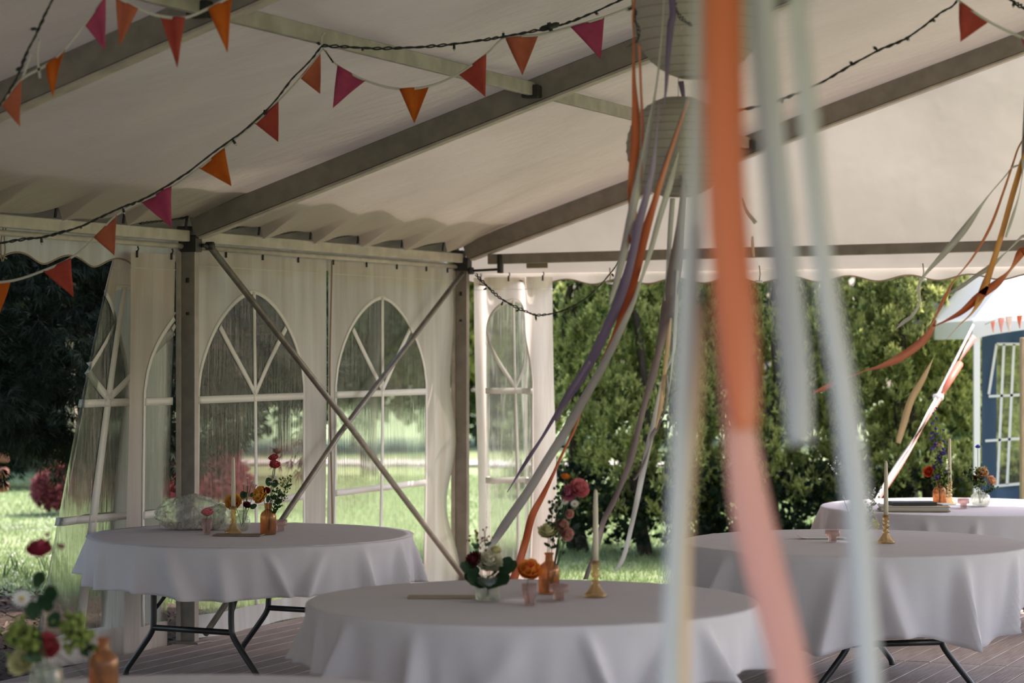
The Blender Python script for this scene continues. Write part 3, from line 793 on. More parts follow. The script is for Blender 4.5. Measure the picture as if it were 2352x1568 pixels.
def mum(c, r, ax, m, parent, seed=2, rings=6):
    rs = random.Random(seed); ax, x, y = frame(Vector(ax)); b = MB(); b.use(m)
    for ring in range(rings):
        n = 8+3*ring; tilt = .2+1.25*ring/(rings-1)
        for k in range(n):
            a = 2*math.pi*(k+.5*ring)/n+rs.uniform(-.12, .12); o = x*math.cos(a)+y*math.sin(a)
            petal(b, c-ax*r*.3, ax*math.cos(tilt)+o*math.sin(tilt), ax, r*rs.uniform(.85, 1.1), r*.19, .5, 3)
    return b.build('bloom', None, parent)
def stemto(a, c, parent, bend=.02, r=.0016, m='stem'):
    mid = (a+c)/2+Vector((R.uniform(-1, 1)*bend, R.uniform(-1, 1)*bend, 0))
    pts = [Vector(p) for p in cr([tuple(a), tuple(mid), tuple(c)], 5)]
    MB().tube(pts, r, 5).build('stem', m, parent); return pts
def leaf(b, c, d, L, Wd, curl=.3): petal(b, c, Vector(d), Vector((.15, -.9, .4)), L, Wd, curl, 4)
def leafpart(parent, specs, m='leaf'):
    for c, d, L, Wd in specs:
        b = MB(); leaf(b, Vector(c), d, L, Wd); b.build('leaf', m, parent)
def sprig(base, top, label, cat, m, n=30, spread=.04, br=.004, zr_=.5, seed=1, leaves=6, lm='leaf', partname='florets'):
    rs = random.Random(seed); t = thing('flower_sprig', label, cat, base); pts = stemto(Vector(base), Vector(top), t, .01)
    s = MB(); fl = MB(); L = (Vector(top)-Vector(base)).length
    for k in range(n):
        q = 1-zr_*rs.random(); p = Vector(base)+(Vector(top)-Vector(base))*q
        o = Vector((rs.gauss(0, 1), rs.gauss(0, 1), rs.gauss(0, .6)+.6)).normalized()*spread*(.4+.8*rs.random())
        s.tube([p-Vector((0, 0, .01)), p+o*.6+Vector((0, 0, .0)), p+o], .0007, 3)
        fl.ball(p+o, br*rs.uniform(.7, 1.3), 5, 4)
    s.build('twigs', 'stem', t, kind='stuff'); fl.build(partname, m, t, kind='stuff')
    if leaves:
        lb = MB()
        for k in range(leaves):
            q = .35+.5*rs.random(); p = Vector(base)+(Vector(top)-Vector(base))*q; a = rs.random()*6.3
            leaf(lb, p, (math.cos(a), math.sin(a), .3), .022+.02*rs.random(), .008)
        lb.build('leaves', lm, t, kind='stuff')
    return t
def flower(base, kind, top, r, ax, m, label, cat='flower', nm='rose', seed=1, m2=None, leaves=()):
    t = thing(nm, label, cat, base); stemto(Vector(base), Vector(top)-Vector(ax).normalized()*r*.4, t, .008, .0018)
    if kind == 'rose': rose(Vector(top), r, ax, m, t, m2, seed)
    elif kind == 'mum': mum(Vector(top), r, ax, m, t, seed)
    elif kind == 'daisy': daisy(Vector(top), r, ax, t, m)
    leafpart(t, leaves); return t
V3 = Vector
CV = V3((0, -1, .15))
ZC = ZT+.0055
def at(px, py, z=ZC): return G(px, py, z)
def rel(base, px, py): # point in the upright plane through base that faces the camera
    return P(px, py, base.y)

# ---- left table
b1 = at(475, 1226); tumbler(b1, 'pink ribbed glass tumbler holding one rose on the left table')
flower(b1+V3((0, 0, .012)), 'rose', rel(b1, 476, 1177), .036, (0, -.25, 1), 'p_rosepink', 'single pink and red rose in the tumbler beside the plastic bag', nm='rose', m2='p_rose', seed=3)
bcard = at(552, 1229)
bk = MB(); bk.box(at(548, 1229)+V3((0, 0, .003)), (.27, .11, .006), rz=-.12, bevel=.001); bk.build('card', 'card_brown', None, smooth=False); tag(C.objects[-1], 'flat brown card lying under the gold candlestick on the left table', 'card')
b2 = at(536, 1227)+V3((0, 0, .007)); holder(b2, 'gold glass candlestick on the left table, on a brown card'); candle(b2, .285, 'ivory taper candle standing on the left table')
b3 = at(557, 1217); bulbvase(b3, 'textured grey green glass vase behind the left candlestick', 'g_clear', .95)
flower(b3+V3((-.005, 0, .02)), 'rose', rel(b3, 536, 1153), .050, (-.2, -.8, .5), 'p_yellow', 'big yellow orange rose half behind the left taper candle', seed=5, leaves=[(rel(b3, 560, 1140), (.6, -.4, .6), .04, .014)])
flower(b3+V3((.006, 0, .02)), 'mum', rel(b3, 567, 1160), .030, (.3, -.6, .6), 'p_darkred', 'dark red bloom low in the textured vase on the left table', nm='dahlia', seed=4, leaves=[(rel(b3, 575, 1165), (.9, -.2, .2), .045, .016), (rel(b3, 560, 1145), (-.2, -.2, .9), .05, .018), (rel(b3, 575, 1140), (.6, 0, .5), .03, .012)])
for (x, y, lb) in ((569, 1098, 'upper left'), (579, 1106, 'upper right'), (559, 1112, 'far left'), (587, 1115, 'far right'), (570, 1114, 'middle')):
    flower(b3+V3((0, 0, .03)), 'daisy', rel(b3, x, y), .010, (.1, -.5, .8), 'p_white', f'tiny feverfew daisy, {lb} one above the textured vase', nm='small_daisy')
b4 = at(616, 1226); bottle(b4, 'amber glass bottle vase on the left table')
flower(b4+V3((0, 0, .02)), 'rose', rel(b4, 599, 1137), .050, (-.7, -.6, .35), 'p_yellow', 'open yellow orange rose leaning left from the amber bottle', seed=8, leaves=[(rel(b4, 620, 1115), (-.3, -.3, .8), .055, .02), (rel(b4, 628, 1118), (.4, -.2, .8), .05, .018), (rel(b4, 618, 1150), (-.3, -.5, .4), .05, .02), (rel(b4, 632, 1150), (.6, -.3, -.2), .05, .018)])
flower(b4+V3((.003, 0, .02)), 'rose', rel(b4, 613, 1126), .020, (.3, -.7, .4), 'p_wine', 'small wine red bloom behind the yellow rose in the amber bottle', seed=9)
flower(b4+V3((.005, 0, .02)), 'daisy', rel(b4, 625, 1100), .029, (0, -.75, .5), 'p_white', 'white oxeye daisy above the amber bottle on the left table', nm='daisy')
flower(b4+V3((0, .005, .02)), 'rose', rel(b4, 631, 1068), .032, (.1, -.4, .9), 'p_rose', 'lower of two crimson blooms on the tall stem, left table', seed=10)
flower(b4+V3((.004, .005, .02)), 'rose', rel(b4, 629, 1051), .028, (-.2, -.4, .9), 'p_rose', 'upper crimson bloom on the tall stem, left table', seed=11)
flower(b4+V3((.006, .008, .02)), 'rose', rel(b4, 636, 1037), .022, (.3, -.3, 1), 'p_bud', 'pale bud at the top of the tall stem, left table', seed=12)
sprig(b4+V3((.008, 0, .05)), rel(b4, 664, 1100), 'leaning sprig of yellow green lady mantle in the amber bottle', 'foliage', 'sprig', 55, .045, .0050, .55, 4, 10)
sprig(b4+V3((.004, 0, .05)), rel(b4, 640, 1128), 'short leafy green sprig at the neck of the amber bottle', 'foliage', 'leaf', 30, .04, .006, .5, 14, 12)
b5 = at(644, 1219); tealight(b5, 'pink ribbed tealight holder behind the left amber bottle')
# plastic bag on the left table
bp = at(428, 1218); bgt = thing('plastic_bag', 'crumpled translucent plastic bag with a ruffled mouth lying on the left table', 'bag', bp)
from mathutils import noise as NZ
def bagf(u, v, L=.20, W_=.11, H_=.105, off=(-.01, .10, 0), sd=0):
    th = 2*math.pi*u; ph = math.pi*(.02+.96*v)
    d = V3((math.cos(ph), math.sin(ph)*math.cos(th), math.sin(ph)*math.sin(th)))
    n1 = NZ.noise(d*1.6+V3((sd, 0, 0))); n2 = 1-abs(NZ.noise(d*3.4+V3((sd+5, 2, 0)))*2); n3 = NZ.noise(d*9+V3((sd, 4, 1)))
    k = 1+.22*n1+.10*(n2-.6)+.03*n3
    return bp+V3(off)+V3((-d.x*L*k, d.y*W_*k, max(d.z*H_*k*(1-.25*d.x)+.085, .003+.004*n3)))
MB().grid(bagf, 64, 48).build('bag_body', 'bag', bgt)
ruf = MB()
def ruff(u, v):
    a = u*math.pi*9; x = -.13+.21*u
    return bp+V3((x-.02, -.02+.025*math.cos(a)*v-.02*v, .012+.035*(1-u*.6)*abs(math.sin(a*.5))*(.35+.65*v)+.03*(1-v)))
ruf.grid(ruff, 90, 5).build('bag_mouth', 'bag', bgt)
bgs = MB()
def bag2(u, v): return bagf(u, v, .10, .07, .075, (.15, .09, -.02), 9)
bgs.grid(bag2, 40, 30).build('bag_fold', 'bag', bgt)

# ---- central table
b = MB(); b.box(at(1015, 1371)+V3((0, 0, .002)), (.28, .10, .005), rz=.0, bevel=.001); b.build('card', 'card_tan', None, smooth=False); tag(C.objects[-1], 'flat tan card lying at the left of the leafy posy, central table', 'card')
c1 = at(1120, 1379); jar(c1, 'low clear glass jar with dark leaves on the central table')
flower(c1+V3((0, 0, .02)), 'mum', rel(c1, 1125, 1292), .068, (0, -.7, .7), 'p_cream', 'large cream chrysanthemum in the low clear jar', nm='chrysanthemum', seed=3)
flower(c1+V3((.005, 0, .02)), 'mum', rel(c1, 1138, 1264), .030, (.3, -.5, .9), 'p_lemon', 'small pale yellow bloom above the cream chrysanthemum', nm='chrysanthemum', seed=6)
flower(c1+V3((-.005, 0, .02)), 'mum', rel(c1, 1090, 1287), .048, (-.6, -.6, .5), 'p_darkred', 'dark burgundy dahlia left of the cream chrysanthemum', nm='dahlia', seed=7)
t = thing('leafy_stem', 'broad dark green leaves spreading around the low clear jar', 'foliage', c1+V3((0, 0, .05)))
leafpart(t, [(rel(c1, 1105, 1325), (-.5, -.6, -.35), .09, .045), (rel(c1, 1100, 1315), (-1, -.2, .35), .09, .028), (rel(c1, 1120, 1330), (0, -.8, -.5), .10, .045), (rel(c1, 1135, 1325), (.6, -.6, -.4), .09, .045),
             (rel(c1, 1145, 1310), (1, -.2, .3), .09, .03), (rel(c1, 1130, 1320), (.4, -.9, .1), .09, .04), (rel(c1, 1150, 1300), (.8, -.1, .5), .06, .022), (rel(c1, 1095, 1325), (-.8, -.5, -.1), .07, .03)], 'leafdark')
MB().tube([c1+V3((0, 0, .02)), rel(c1, 1120, 1325)], .003, 6).build('stem', 'stem', t)
sprig(c1+V3((-.01, 0, .05)), rel(c1, 1092, 1222), 'thin twig with tiny red buds rising left of the cream chrysanthemum', 'foliage', 'p_wine', 14, .05, .0045, .3, 6, 3)
sprig(c1+V3((0, 0, .05)), rel(c1, 1113, 1218), 'thin upright twig with red buds over the low clear jar', 'foliage', 'p_wine', 12, .035, .0045, .3, 16, 3)
c2 = at(1216, 1389); tumbler(c2, 'pink ribbed glass tumbler with a fiery rose, central table')
flower(c2+V3((0, 0, .012)), 'rose', rel(c2, 1216, 1310), .050, (.1, -.6, .7), 'p_orange', 'bright red orange rose in the tumbler on the central table', m2='p_fire', seed=20)
c3 = at(1261, 1362); bottle(c3, 'amber glass bottle vase on the central table')
flower(c3+V3((-.004, 0, .02)), 'mum', rel(c3, 1259, 1222), .055, (-.1, -.6, .8), 'p_lemon', 'pale yellow chrysanthemum above the central amber bottle', nm='chrysanthemum', seed=21)
flower(c3+V3((.006, 0, .02)), 'rose', rel(c3, 1330, 1121), .042, (.4, -.8, .4), 'p_rosepink', 'pink rose at the top right of the central bouquet', seed=22)
flower(c3+V3((.004, 0, .02)), 'rose', rel(c3, 1306, 1131), .036, (-.3, -.8, .3), 'p_fuchsia', 'deep pink rose beside the top pink rose, central bouquet', seed=23)
flower(c3+V3((.004, 0, .02)), 'rose', rel(c3, 1298, 1095), .020, (.2, -.3, 1), 'p_orange', 'small orange bloom topping the central bouquet', seed=24)
for k, (x, y, lb) in enumerate(((1297, 1151, 'upper'), (1281, 1163, 'left'), (1320, 1157, 'right'))):
    flower(c3+V3((.003, 0, .02)), 'daisy', rel(c3, x, y), .019, (0, -.8, .5), 'p_white', f'little white daisy, the {lb} one under the pink roses', nm='daisy')
flower(c3+V3((.006, 0, .02)), 'rose', rel(c3, 1290, 1205), .030, (.2, -.8, .3), 'p_blush', 'blush stock bloom, upper one drooping right of the yellow chrysanthemum', nm='stock_flower', seed=26)
flower(c3+V3((.006, 0, .02)), 'rose', rel(c3, 1302, 1226), .030, (.4, -.8, 0), 'p_blush', 'blush stock bloom, lowest one drooping right of the yellow chrysanthemum', nm='stock_flower', seed=27)
flower(c3+V3((.006, 0, .02)), 'rose', rel(c3, 1308, 1180), .020, (.4, -.8, 0), 'p_blush', 'small blush bloom between the daisies and the stock flowers', nm='stock_flower', seed=28)
sprig(c3+V3((.002, 0, .05)), rel(c3, 1288, 1120), 'tall dark leafy stem in the central amber bottle', 'foliage', 'leafdark', 26, .04, .007, .5, 8, 14, 'leafdark')
sprig(c3+V3((-.002, 0, .05)), rel(c3, 1270, 1160), 'shorter dark leafy stem in the central amber bottle', 'foliage', 'leafdark', 20, .035, .007, .5, 9, 10, 'leafdark')
c4 = at(1284, 1377); tealight(c4, 'pink ribbed tealight holder in front of the central amber bottle')
c5 = at(1368, 1370); holder(c5, 'gold glass candlestick on the central table'); candle(c5, .31, 'ivory taper candle standing on the central table')

# ---- right table
r1 = at(1912, 1244); tealight(r1, 'pink ribbed tealight holder on the right table')
b = MB()
def cardf(u, v): return at(1858, 1236)+V3((-.06+.26*u, -.035+.08*v, .002+.012*max(0, 1-u*8)))
b.grid(cardf, 12, 2).build('paper_card', 'card_white', None, solid=.0015); tag(C.objects[-1], 'white folded paper lying behind the tealight holder on the right table', 'card')
r2 = at(2035, 1247); holder(r2, 'gold glass candlestick on the right table'); candle(r2, .30, 'ivory taper candle standing on the right table')
r3 = at(1975, 1250); tumbler(r3, 'pink glass tumbler of small flowers behind the pale blue ribbon')
flower(r3+V3((0, 0, .012)), 'mum', rel(r3, 2008, 1205), .035, (.6, -.6, .3), 'p_lemon', 'pale yellow bloom beside the right table candlestick', nm='chrysanthemum', seed=31)
sprig(r3+V3((0, 0, .02)), rel(r3, 1912, 1062), 'wiry white flowering stem leaning left of the pale blue ribbon', 'flower', 'p_white', 14, .05, .006, .22, 31, 4)
sprig(r3+V3((0, 0, .02)), rel(r3, 2010, 1130), 'wiry white feverfew stem touching the right taper candle', 'flower', 'p_white', 22, .035, .006, .4, 32, 8)
sprig(r3+V3((0, 0, .02)), rel(r3, 1998, 1180), 'short green flowering sprig left of the right candlestick', 'foliage', 'sprig', 30, .04, .005, .6, 33, 10)

# ---- far table
f1 = at(2158, 1163); bottle(f1, 'amber glass bottle vase on the far table')
flower(f1+V3((0, 0, .02)), 'mum', rel(f1, 2133, 1083), .045, (-.6, -.7, .3), 'p_fire', 'red orange poppy leaning left from the far amber bottle', nm='poppy', seed=40)
def delph(base, top, label, seed):
    rs = random.Random(seed); t = thing('delphinium', label, 'flower', base); stemto(Vector(base), Vector(top), t, .006, .0018)
    for k in range(13):
        q = .38+.62*k/12; p = Vector(base)+(Vector(top)-Vector(base))*q; s = .025*(1.25-.75*(k/12)); a = rs.random()*6.3
        o = V3((math.cos(a)*.022, math.sin(a)*.022, 0)); bb = MB(); bb.use('p_violet')
        ax, x, y = frame(o+V3((0, 0, -.012)))
        for j in range(5):
            aa = 2*math.pi*j/5; petal(bb, p+o*.5, ax+(x*math.cos(aa)+y*math.sin(aa))*.55, ax, s*1.6, s*.45, .3, 2)
        bb.build('floret', None, t)
delph(f1+V3((0, 0, .03)), rel(f1, 2146, 935), 'tall violet delphinium spire on the far table', 41)
delph(f1+V3((.004, 0, .03)), rel(f1, 2160, 985), 'shorter violet delphinium spire on the far table', 42)
flower(f1+V3((.005, 0, .02)), 'daisy', rel(f1, 2156, 1022), .026, (0, -.3, .9), 'p_blush', 'pale scabious seen edge-on across the violet delphinium', nm='scabious')
sprig(f1+V3((.003, 0, .05)), rel(f1, 2160, 1050), 'tall feathery green sprig in the far amber bottle', 'foliage', 'sprig', 110, .05, .0065, .75, 44, 30, 'sprig')
sprig(f1+V3((.006, 0, .05)), rel(f1, 2172, 1080), 'lower feathery green sprig beside the far taper candle', 'foliage', 'sprig', 60, .045, .006, .7, 45, 24, 'leaf')
f2 = at(2181, 1158); holder(f2, 'gold glass candlestick on the far table'); candle(f2, .30, 'ivory taper candle standing on the far table')
f3 = at(2213, 1167); tealight(f3, 'pink ribbed tealight holder on the far table')
f4 = at(2252, 1162)
glassthing('round_vase', [(.040, 0), (.052, .006), (.062, .025), (.065, .045), (.060, .068), (.045, .084), (.030, .090), (.028, .098), (.034, .103)], 'g_clear', f4, 'squat clear ribbed glass vase on the far table', 'vase', 48, .03, 14)
flower(f4+V3((0, 0, .02)), 'rose', rel(f4, 2255, 1086), .042, (.1, -.7, .6), 'p_peach', 'peach rose in the squat vase on the far table', seed=51)
flower(f4+V3((.004, 0, .02)), 'rose', rel(f4, 2276, 1103), .035, (.6, -.6, .3), 'p_peach', 'smaller peach bloom leaning right in the squat vase', seed=52)
flower(f4+V3((-.004, 0, .02)), 'mum', rel(f4, 2238, 1098), .026, (-.2, -.8, .3), 'p_darkred', 'dark bloom at the left of the peach rose, squat vase', nm='dahlia', seed=53)
flower(f4+V3((-.004, 0, .02)), 'mum', rel(f4, 2246, 1027), .024, (0, -.2, 1), 'p_blue', 'blue cornflower rising above the squat vase', nm='cornflower', seed=54)
sprig(f4+V3((-.006, 0, .06)), rel(f4, 2224, 1085), 'yellow green sprig leaning left in the squat vase', 'foliage', 'sprig', 45, .045, .0055, .6, 55, 12)
sprig(f4+V3((.006, 0, .06)), rel(f4, 2284, 1120), 'drooping leafy sprig at the right of the squat vase', 'foliage', 'leaf', 24, .035, .006, .6, 56, 12)
sprig(f4+V3((0, 0, .06)), rel(f4, 2250, 1078), 'leafy filler sprig in the middle of the squat vase', 'foliage', 'sprig', 60, .05, .007, .7, 57, 24)
fb = at(2098, 1172)
t = thing('album', 'wide closed album with cream pages lying on the far table', 'book', fb)
MB().box(fb+V3((0, 0, .004)), (.44, .26, .006), rz=-.08, bevel=.001).box(fb+V3((0, 0, .030)), (.44, .26, .004), rz=-.08, bevel=.001).build('cover', 'card_tan', t, smooth=False)
MB().box(fb+V3((0, 0, .017)), (.42, .24, .021), rz=-.08).build('pages', 'book_page', t, smooth=False)
fb2 = fb+V3((.02, .04, .0325))
t = thing('book', 'smaller dark green book stacked on the album', 'book', fb2)
MB().box(fb2+V3((-.02, 0, .011)), (.28, .16, .022), rz=.05, bevel=.002).build('cover', 'book_dark', t, smooth=False)
t2b = fb2+V3((.20, .0, -.0)); MB().box(fb2+V3((.185, .0, .005)), (.09, .12, .008), rz=.3, bevel=.001).build('booklet', 'card_white', None, smooth=False); tag(C.objects[-1], 'small white booklet lying beside the dark book', 'booklet')

# ---- nearest table bouquet, lower left
n1 = V3(((238-1176)/F*7.15, 7.15, ZC)); bottle(n1, 'amber bottle vase blurred in the bottom left corner')
def nr(x, y, d=0): return P(x, y, 7.15+d)
n2 = n1+V3((-.15, -.10, 0)); jar(n2, 'clear jar of flowers mostly below the frame, bottom left')
flower(n1+V3((0, 0, .02)), 'rose', nr(92, 1262), .040, (-.1, -.3, 1), 'p_wine', 'dark red bloom on the tallest blurred stem, bottom left', seed=61, leaves=[(nr(90, 1340), (.3, -.3, .8), .05, .018)])
flower(n1+V3((0, 0, .02)), 'rose', nr(108, 1228), .010, (0, -.2, 1), 'p_bud', 'tiny bud above the dark red bloom, bottom left', seed=62)
flower(n1+V3((0, 0, .02)), 'rose', nr(140, 1255), .014, (.3, -.2, 1), 'p_bud', 'pale green bud right of the dark red bloom, bottom left', seed=63)
flower(n1+V3((0, 0, .02)), 'rose', nr(108, 1482), .038, (.2, -.8, .4), 'p_rose', 'red rose low in the blurred bouquet, bottom left', seed=64)
flower(n2+V3((0, 0, .02)), 'mum', nr(50, 1520), .050, (-.2, -.8, .4), 'p_lemon', 'pale yellow bloom at the foot of the blurred bouquet', nm='chrysanthemum', seed=65)
flower(n2+V3((0, 0, .02)), 'daisy', nr(50, 1375), .030, (.1, -.8, .4), 'p_white', 'white bloom at mid height of the blurred bouquet', nm='daisy')
flower(n2+V3((0, 0, .02)), 'daisy', nr(88, 1382), .017, (.1, -.8, .4), 'p_white', 'white bloom beside the dark leaves of the blurred bouquet', nm='daisy')
sprig(n1+V3((0, 0, .06)), nr(158, 1440), 'lime green sprig at the right of the blurred bouquet', 'foliage', 'sprig', 90, .05, .009, .4, 66, 20)
sprig(n2+V3((0, 0, .06)), nr(40, 1450), 'lime green sprig at the left of the blurred bouquet', 'foliage', 'sprig', 90, .05, .009, .4, 67, 20)
t = thing('leafy_stem', 'large dark leaves in the middle of the blurred bouquet', 'foliage', n2+V3((.05, 0, .05)))
leafpart(t, [(nr(100, 1400), (.3, -.4, .7), .07, .028), (nr(85, 1420), (-.3, -.4, .8), .07, .026), (nr(110, 1430), (.8, -.3, .3), .06, .025), (nr(95, 1490), (-.5, -.5, .3), .07, .03), (nr(85, 1350), (.1, -.3, .9), .06, .016), (nr(112, 1380), (.3, -.3, .9), .06, .022), (nr(80, 1470), (.5, -.5, .6), .06, .03)], 'leafdark')
MB().tube([n2+V3((.02, 0, .03)), nr(90, 1450), nr(86, 1300)], .0022, 5).build('stem', 'stem', t)

# ================================================================== BUNTING
def flagstring(name, label, line, flags, seed=1):
    t = thing(name, label, 'bunting', P(*line[len(line)//2]))
    pts = [P(*q) for q in cr(line, 8)]
    b = MB(); vs = []
    for p in pts: vs += [p+V3((0, 0, .006)), p-V3((0, 0, .006))]
    b.add(vs, [(2*i, 2*i+2, 2*i+3, 2*i+1) for i in range(len(pts)-1)]); b.build('tape', 'tape', t, solid=.001)
    for (a, c, tip, D, col) in flags:
        pa, pc, pt = P(*a, D), P(*c, D), P(*tip, D); curl = R.uniform(-.035, .035); c2 = R.uniform(-.02, .02)
        def fn(u, v):
            top = pa+(pc-pa)*u; q = top+(pt-top)*v
            return q+V3((0, 1, 0))*(curl*math.sin(math.pi*v)*1.0+c2*math.sin(2*math.pi*u)*(1-v)+.05*curl/abs(curl+1e-9)*max(0, v-.8)*2)
        MB().grid(fn, 6, 14).build('pennant', 'flag_'+col, t, solid=.0012)
    return t
D1 = 11.25
flagstring('bunting', 'bunting of coral, red, orange and pink pennants sloping down left from the roof bar',
    [(742, 112, D1), (690, 178, D1), (640, 232, D1), (583, 285, D1), (516, 340, D1), (450, 392, D1), (394, 430, D1), (323, 463, D1), (268, 493, D1), (215, 548, D1), (163, 592, D1), (98, 622, D1), (25, 645, D1), (-60, 650, D1)],
    [((736, 120), (688, 178), (735, 215), D1, 'coral'), ((640, 233), (583, 282), (640, 327), D1, 'red'), ((516, 340), (455, 385), (533, 428), D1, 'orange'),
     ((394, 427), (323, 463), (395, 523), D1, 'pink'), ((268, 492), (215, 545), (264, 587), D1, 'coral'), ((163, 592), (98, 622), (171, 683), D1, 'red'), ((25, 645), (-45, 652), (-3, 722), D1, 'orange')])
flagstring('bunting', 'bunting of pink, orange and coral pennants swagged right of the roof bar knot',
    [(742, 112, D1), (775, 150, D1), (840, 185, D1), (915, 204, D1), (987, 197, D1), (1052, 170, D1), (1117, 124, D1), (1160, 87, D1), (1237, 80, D1), (1310, 62, D1), (1388, 39, D1), (1460, 10, D1), (1530, -30, D1), (1600, -60, D1)],
    [((775, 150), (840, 185), (765, 249), D1, 'pink'), ((917, 204), (986, 197), (952, 284), D1, 'orange'), ((1117, 124), (1052, 170), (1115, 222), D1, 'red'),
     ((1160, 87), (1237, 80), (1200, 172), D1, 'coral'), ((1310, 62), (1388, 39), (1380, 137), D1, 'pink')])
D2 = 9.3
flagstring('bunting', 'dim bunting swag of pink, coral, red and orange pennants across the top left corner',
    [(-15, 258, D2), (2, 240, D2), (50, 182, D2), (105, 150, D2), (150, 112, D2), (194, 57, D2), (243, -8, D2), (265, -8, D2), (318, 20, D2), (368, 37, D2), (426, 40, D2), (477, 20, D2), (533, -8, D2), (600, -30, D2), (690, -90, D2)],
    [((50, 182), (2, 240), (44, 290), D2, 'coral'), ((150, 112), (105, 150), (123, 225), D2, 'orange'), ((243, -8), (194, 57), (240, 115), D2, 'pink'),
     ((265, -8), (318, 20), (275, 108), D2, 'coral'), ((368, 37), (426, 40), (409, 157), D2, 'red'), ((477, 20), (533, -8), (524, 123), D2, 'orange')])
D3 = 9.5
flagstring('bunting', 'end of a bunting with one red pennant at the top right corner',
    [(2150, -90, D3), (2195, -8, D3), (2203, 2, D3), (2272, 50, D3), (2345, 85, D3), (2400, 105, D3), (2500, 130, D3), (2620, 110, D3)],
    [((2203, 2), (2272, 50), (2208, 95), D3, 'red'), ((2345, 85), (2392, 102), (2358, 150), D3, 'pink')])
# loose tape ends
for i, (l, lab) in enumerate((([(742, 108, D1), (738, 88, D1), (745, 75, D1)], 'short white tape tied round the roof bar'), ([(748, 115, D1), (760, 135, D1), (765, 145, D1)], 'loose white tape end below the knot'),
                     ([(90, 90, D2), (86, 130, D2), (92, 180, D2)], 'loose white tape end hanging at the top left'), ([(72, 120, D2), (62, 150, D2), (52, 178, D2)], 'white tape beside the black light cable, top left'))):
    pts = [P(*q) for q in cr(l, 6)]; b = MB(); vs = []
    for p in pts: vs += [p+V3((.005, 0, 0)), p-V3((.005, 0, 0))]
    b.add(vs, [(2*k, 2*k+2, 2*k+3, 2*k+1) for k in range(len(pts)-1)]); o = b.build('tape_end', 'tape', None, solid=.001); tag(o, lab, 'tape')

# ================================================================== FAIRY LIGHTS
def lights(label, line, bulbs, r=.0042, plug=None):
    t = thing('string_lights', label, 'string lights', P(*line[len(line)//2]))
    c = cr(line, 14); p1 = []; p2 = []
    for k, q in enumerate(c):
        p = P(*q); a = k*.55; o = V3((math.cos(a), math.sin(a), math.sin(a+1)))*.0045*(1+.5*math.sin(k*.23)); p1.append(p+o); p2.append(p-o)
    MB().tube(p1, r, 5).tube(p2, r*.85, 5).build('cable', 'cable', t)
    for (x, y, dx, dy, D) in bulbs:
        a = P(x, y, D); bb = P(x+dx*.72, y+dy*.72, D); e_ = P(x+dx, y+dy, D)
        o = MB().tube([a, a+(bb-a)*.3, bb], [.0035, .0065, .007], 7).build('lamp_socket', 'cable', t)
        MB().tube([bb, bb+(e_-bb)*.6, e_], [.0055, .005, .002], 6).build('bulb', 'bulb', o)
    if plug:
        a, bb = P(*plug[0]), P(*plug[1]); m_ = (a+bb)/2
        MB().tube([a, a+(bb-a)*.15, a+(bb-a)*.4, a+(bb-a)*.42, a+(bb-a)*.6, a+(bb-a)*.62, a+(bb-a)*.85, bb], [.008, .014, .014, .021, .021, .014, .014, .008], 8).build('plug', 'cable', t)
lights('black fairy light cable hanging across the top left corner', [(210, -180, D2), (128, -15, D2), (105, 30, D2), (85, 75, D2), (62, 120, D2), (48, 158, D2), (30, 195, D2), (5, 235, D2), (-20, 262, D2)],
       [(85, 66, -18, 1, D2), (47, 155, -12, 8, D2)])
lights('black fairy light cable sloping down left from the roof bar', [(740, 105, D1), (712, 140, D1), (672, 180, D1), (640, 222, D1), (608, 257, D1), (560, 300, D1), (530, 322, D1), (480, 358, D1), (430, 397, D1), (375, 432, D1), (320, 462, D1), (280, 476, D1), (235, 497, D1), (185, 520, D1), (140, 534, D1), (95, 545, D1), (50, 550, D1), (0, 558, D1), (-40, 562, D1)],
       [(607, 252, 3, 16, D1), (534, 320, 9, 14, D1), (370, 434, 14, 9, D1), (282, 478, 5, 14, D1), (186, 518, -1, 8, D1), (95, 545, 1, 17, D1), (735, 103, -9, -9, D1)])
lights('black fairy light cable running right from the roof bar with an inline plug', [(740, 105, D1), (800, 108, D1), (860, 111, D1), (920, 110, D1), (980, 107, D1), (1045, 101, D1), (1110, 92, D1), (1156, 84, D1), (1210, 74, D1), (1270, 62, D1), (1310, 50, D1), (1365, 28, D1), (1425, 0, D1), (1450, -12, D1), (1600, -90, D1)],
       [(833, 108, 0, 11, D1), (1043, 102, 0, 15, D1), (1156, 86, 0, -14, D1), (1366, 27, 9, 8, D1)], plug=((1240, 68, D1), (1285, 55, D1)))
DL = 9.4
lights('thin black wire kinking down beside the upper paper lantern', [(1456, -12, DL), (1455, 15, DL), (1461, 28, DL), (1458, 45, DL), (1465, 62, DL), (1467, 85, DL), (1460, 98, DL), (1440, 108, DL+.6)], [(1455, 17, -17, 7, DL)], r=.0022)
lights('thin black wire end dangling over the upper paper lantern', [(1549, -10, DL), (1551, 15, DL), (1560, 35, DL), (1573, 48, DL), (1588, 60, DL)], [(1580, 50, 8, 9, DL)], r=.0022)
D4 = 10.2
lights('black fairy light cable descending left from the top right pennant', [(2215, -70, D4), (2198, 2, D4), (2160, 30, D4), (2125, 58, D4), (2075, 92, D4), (2020, 115, D4), (1955, 150, D4), (1895, 185, D4), (1830, 215, D4), (1775, 235, D4), (1715, 250, D4+.2), (1640, 262, D4+.1), (1600, 250, D4)],
       [(2080, 85, 9, 9, D4), (2015, 114, -11, -7, D4), (1960, 148, -10, -7, D4), (2140, 44, 9, 6, D4), (1797, 225, 0, 14, D4)])
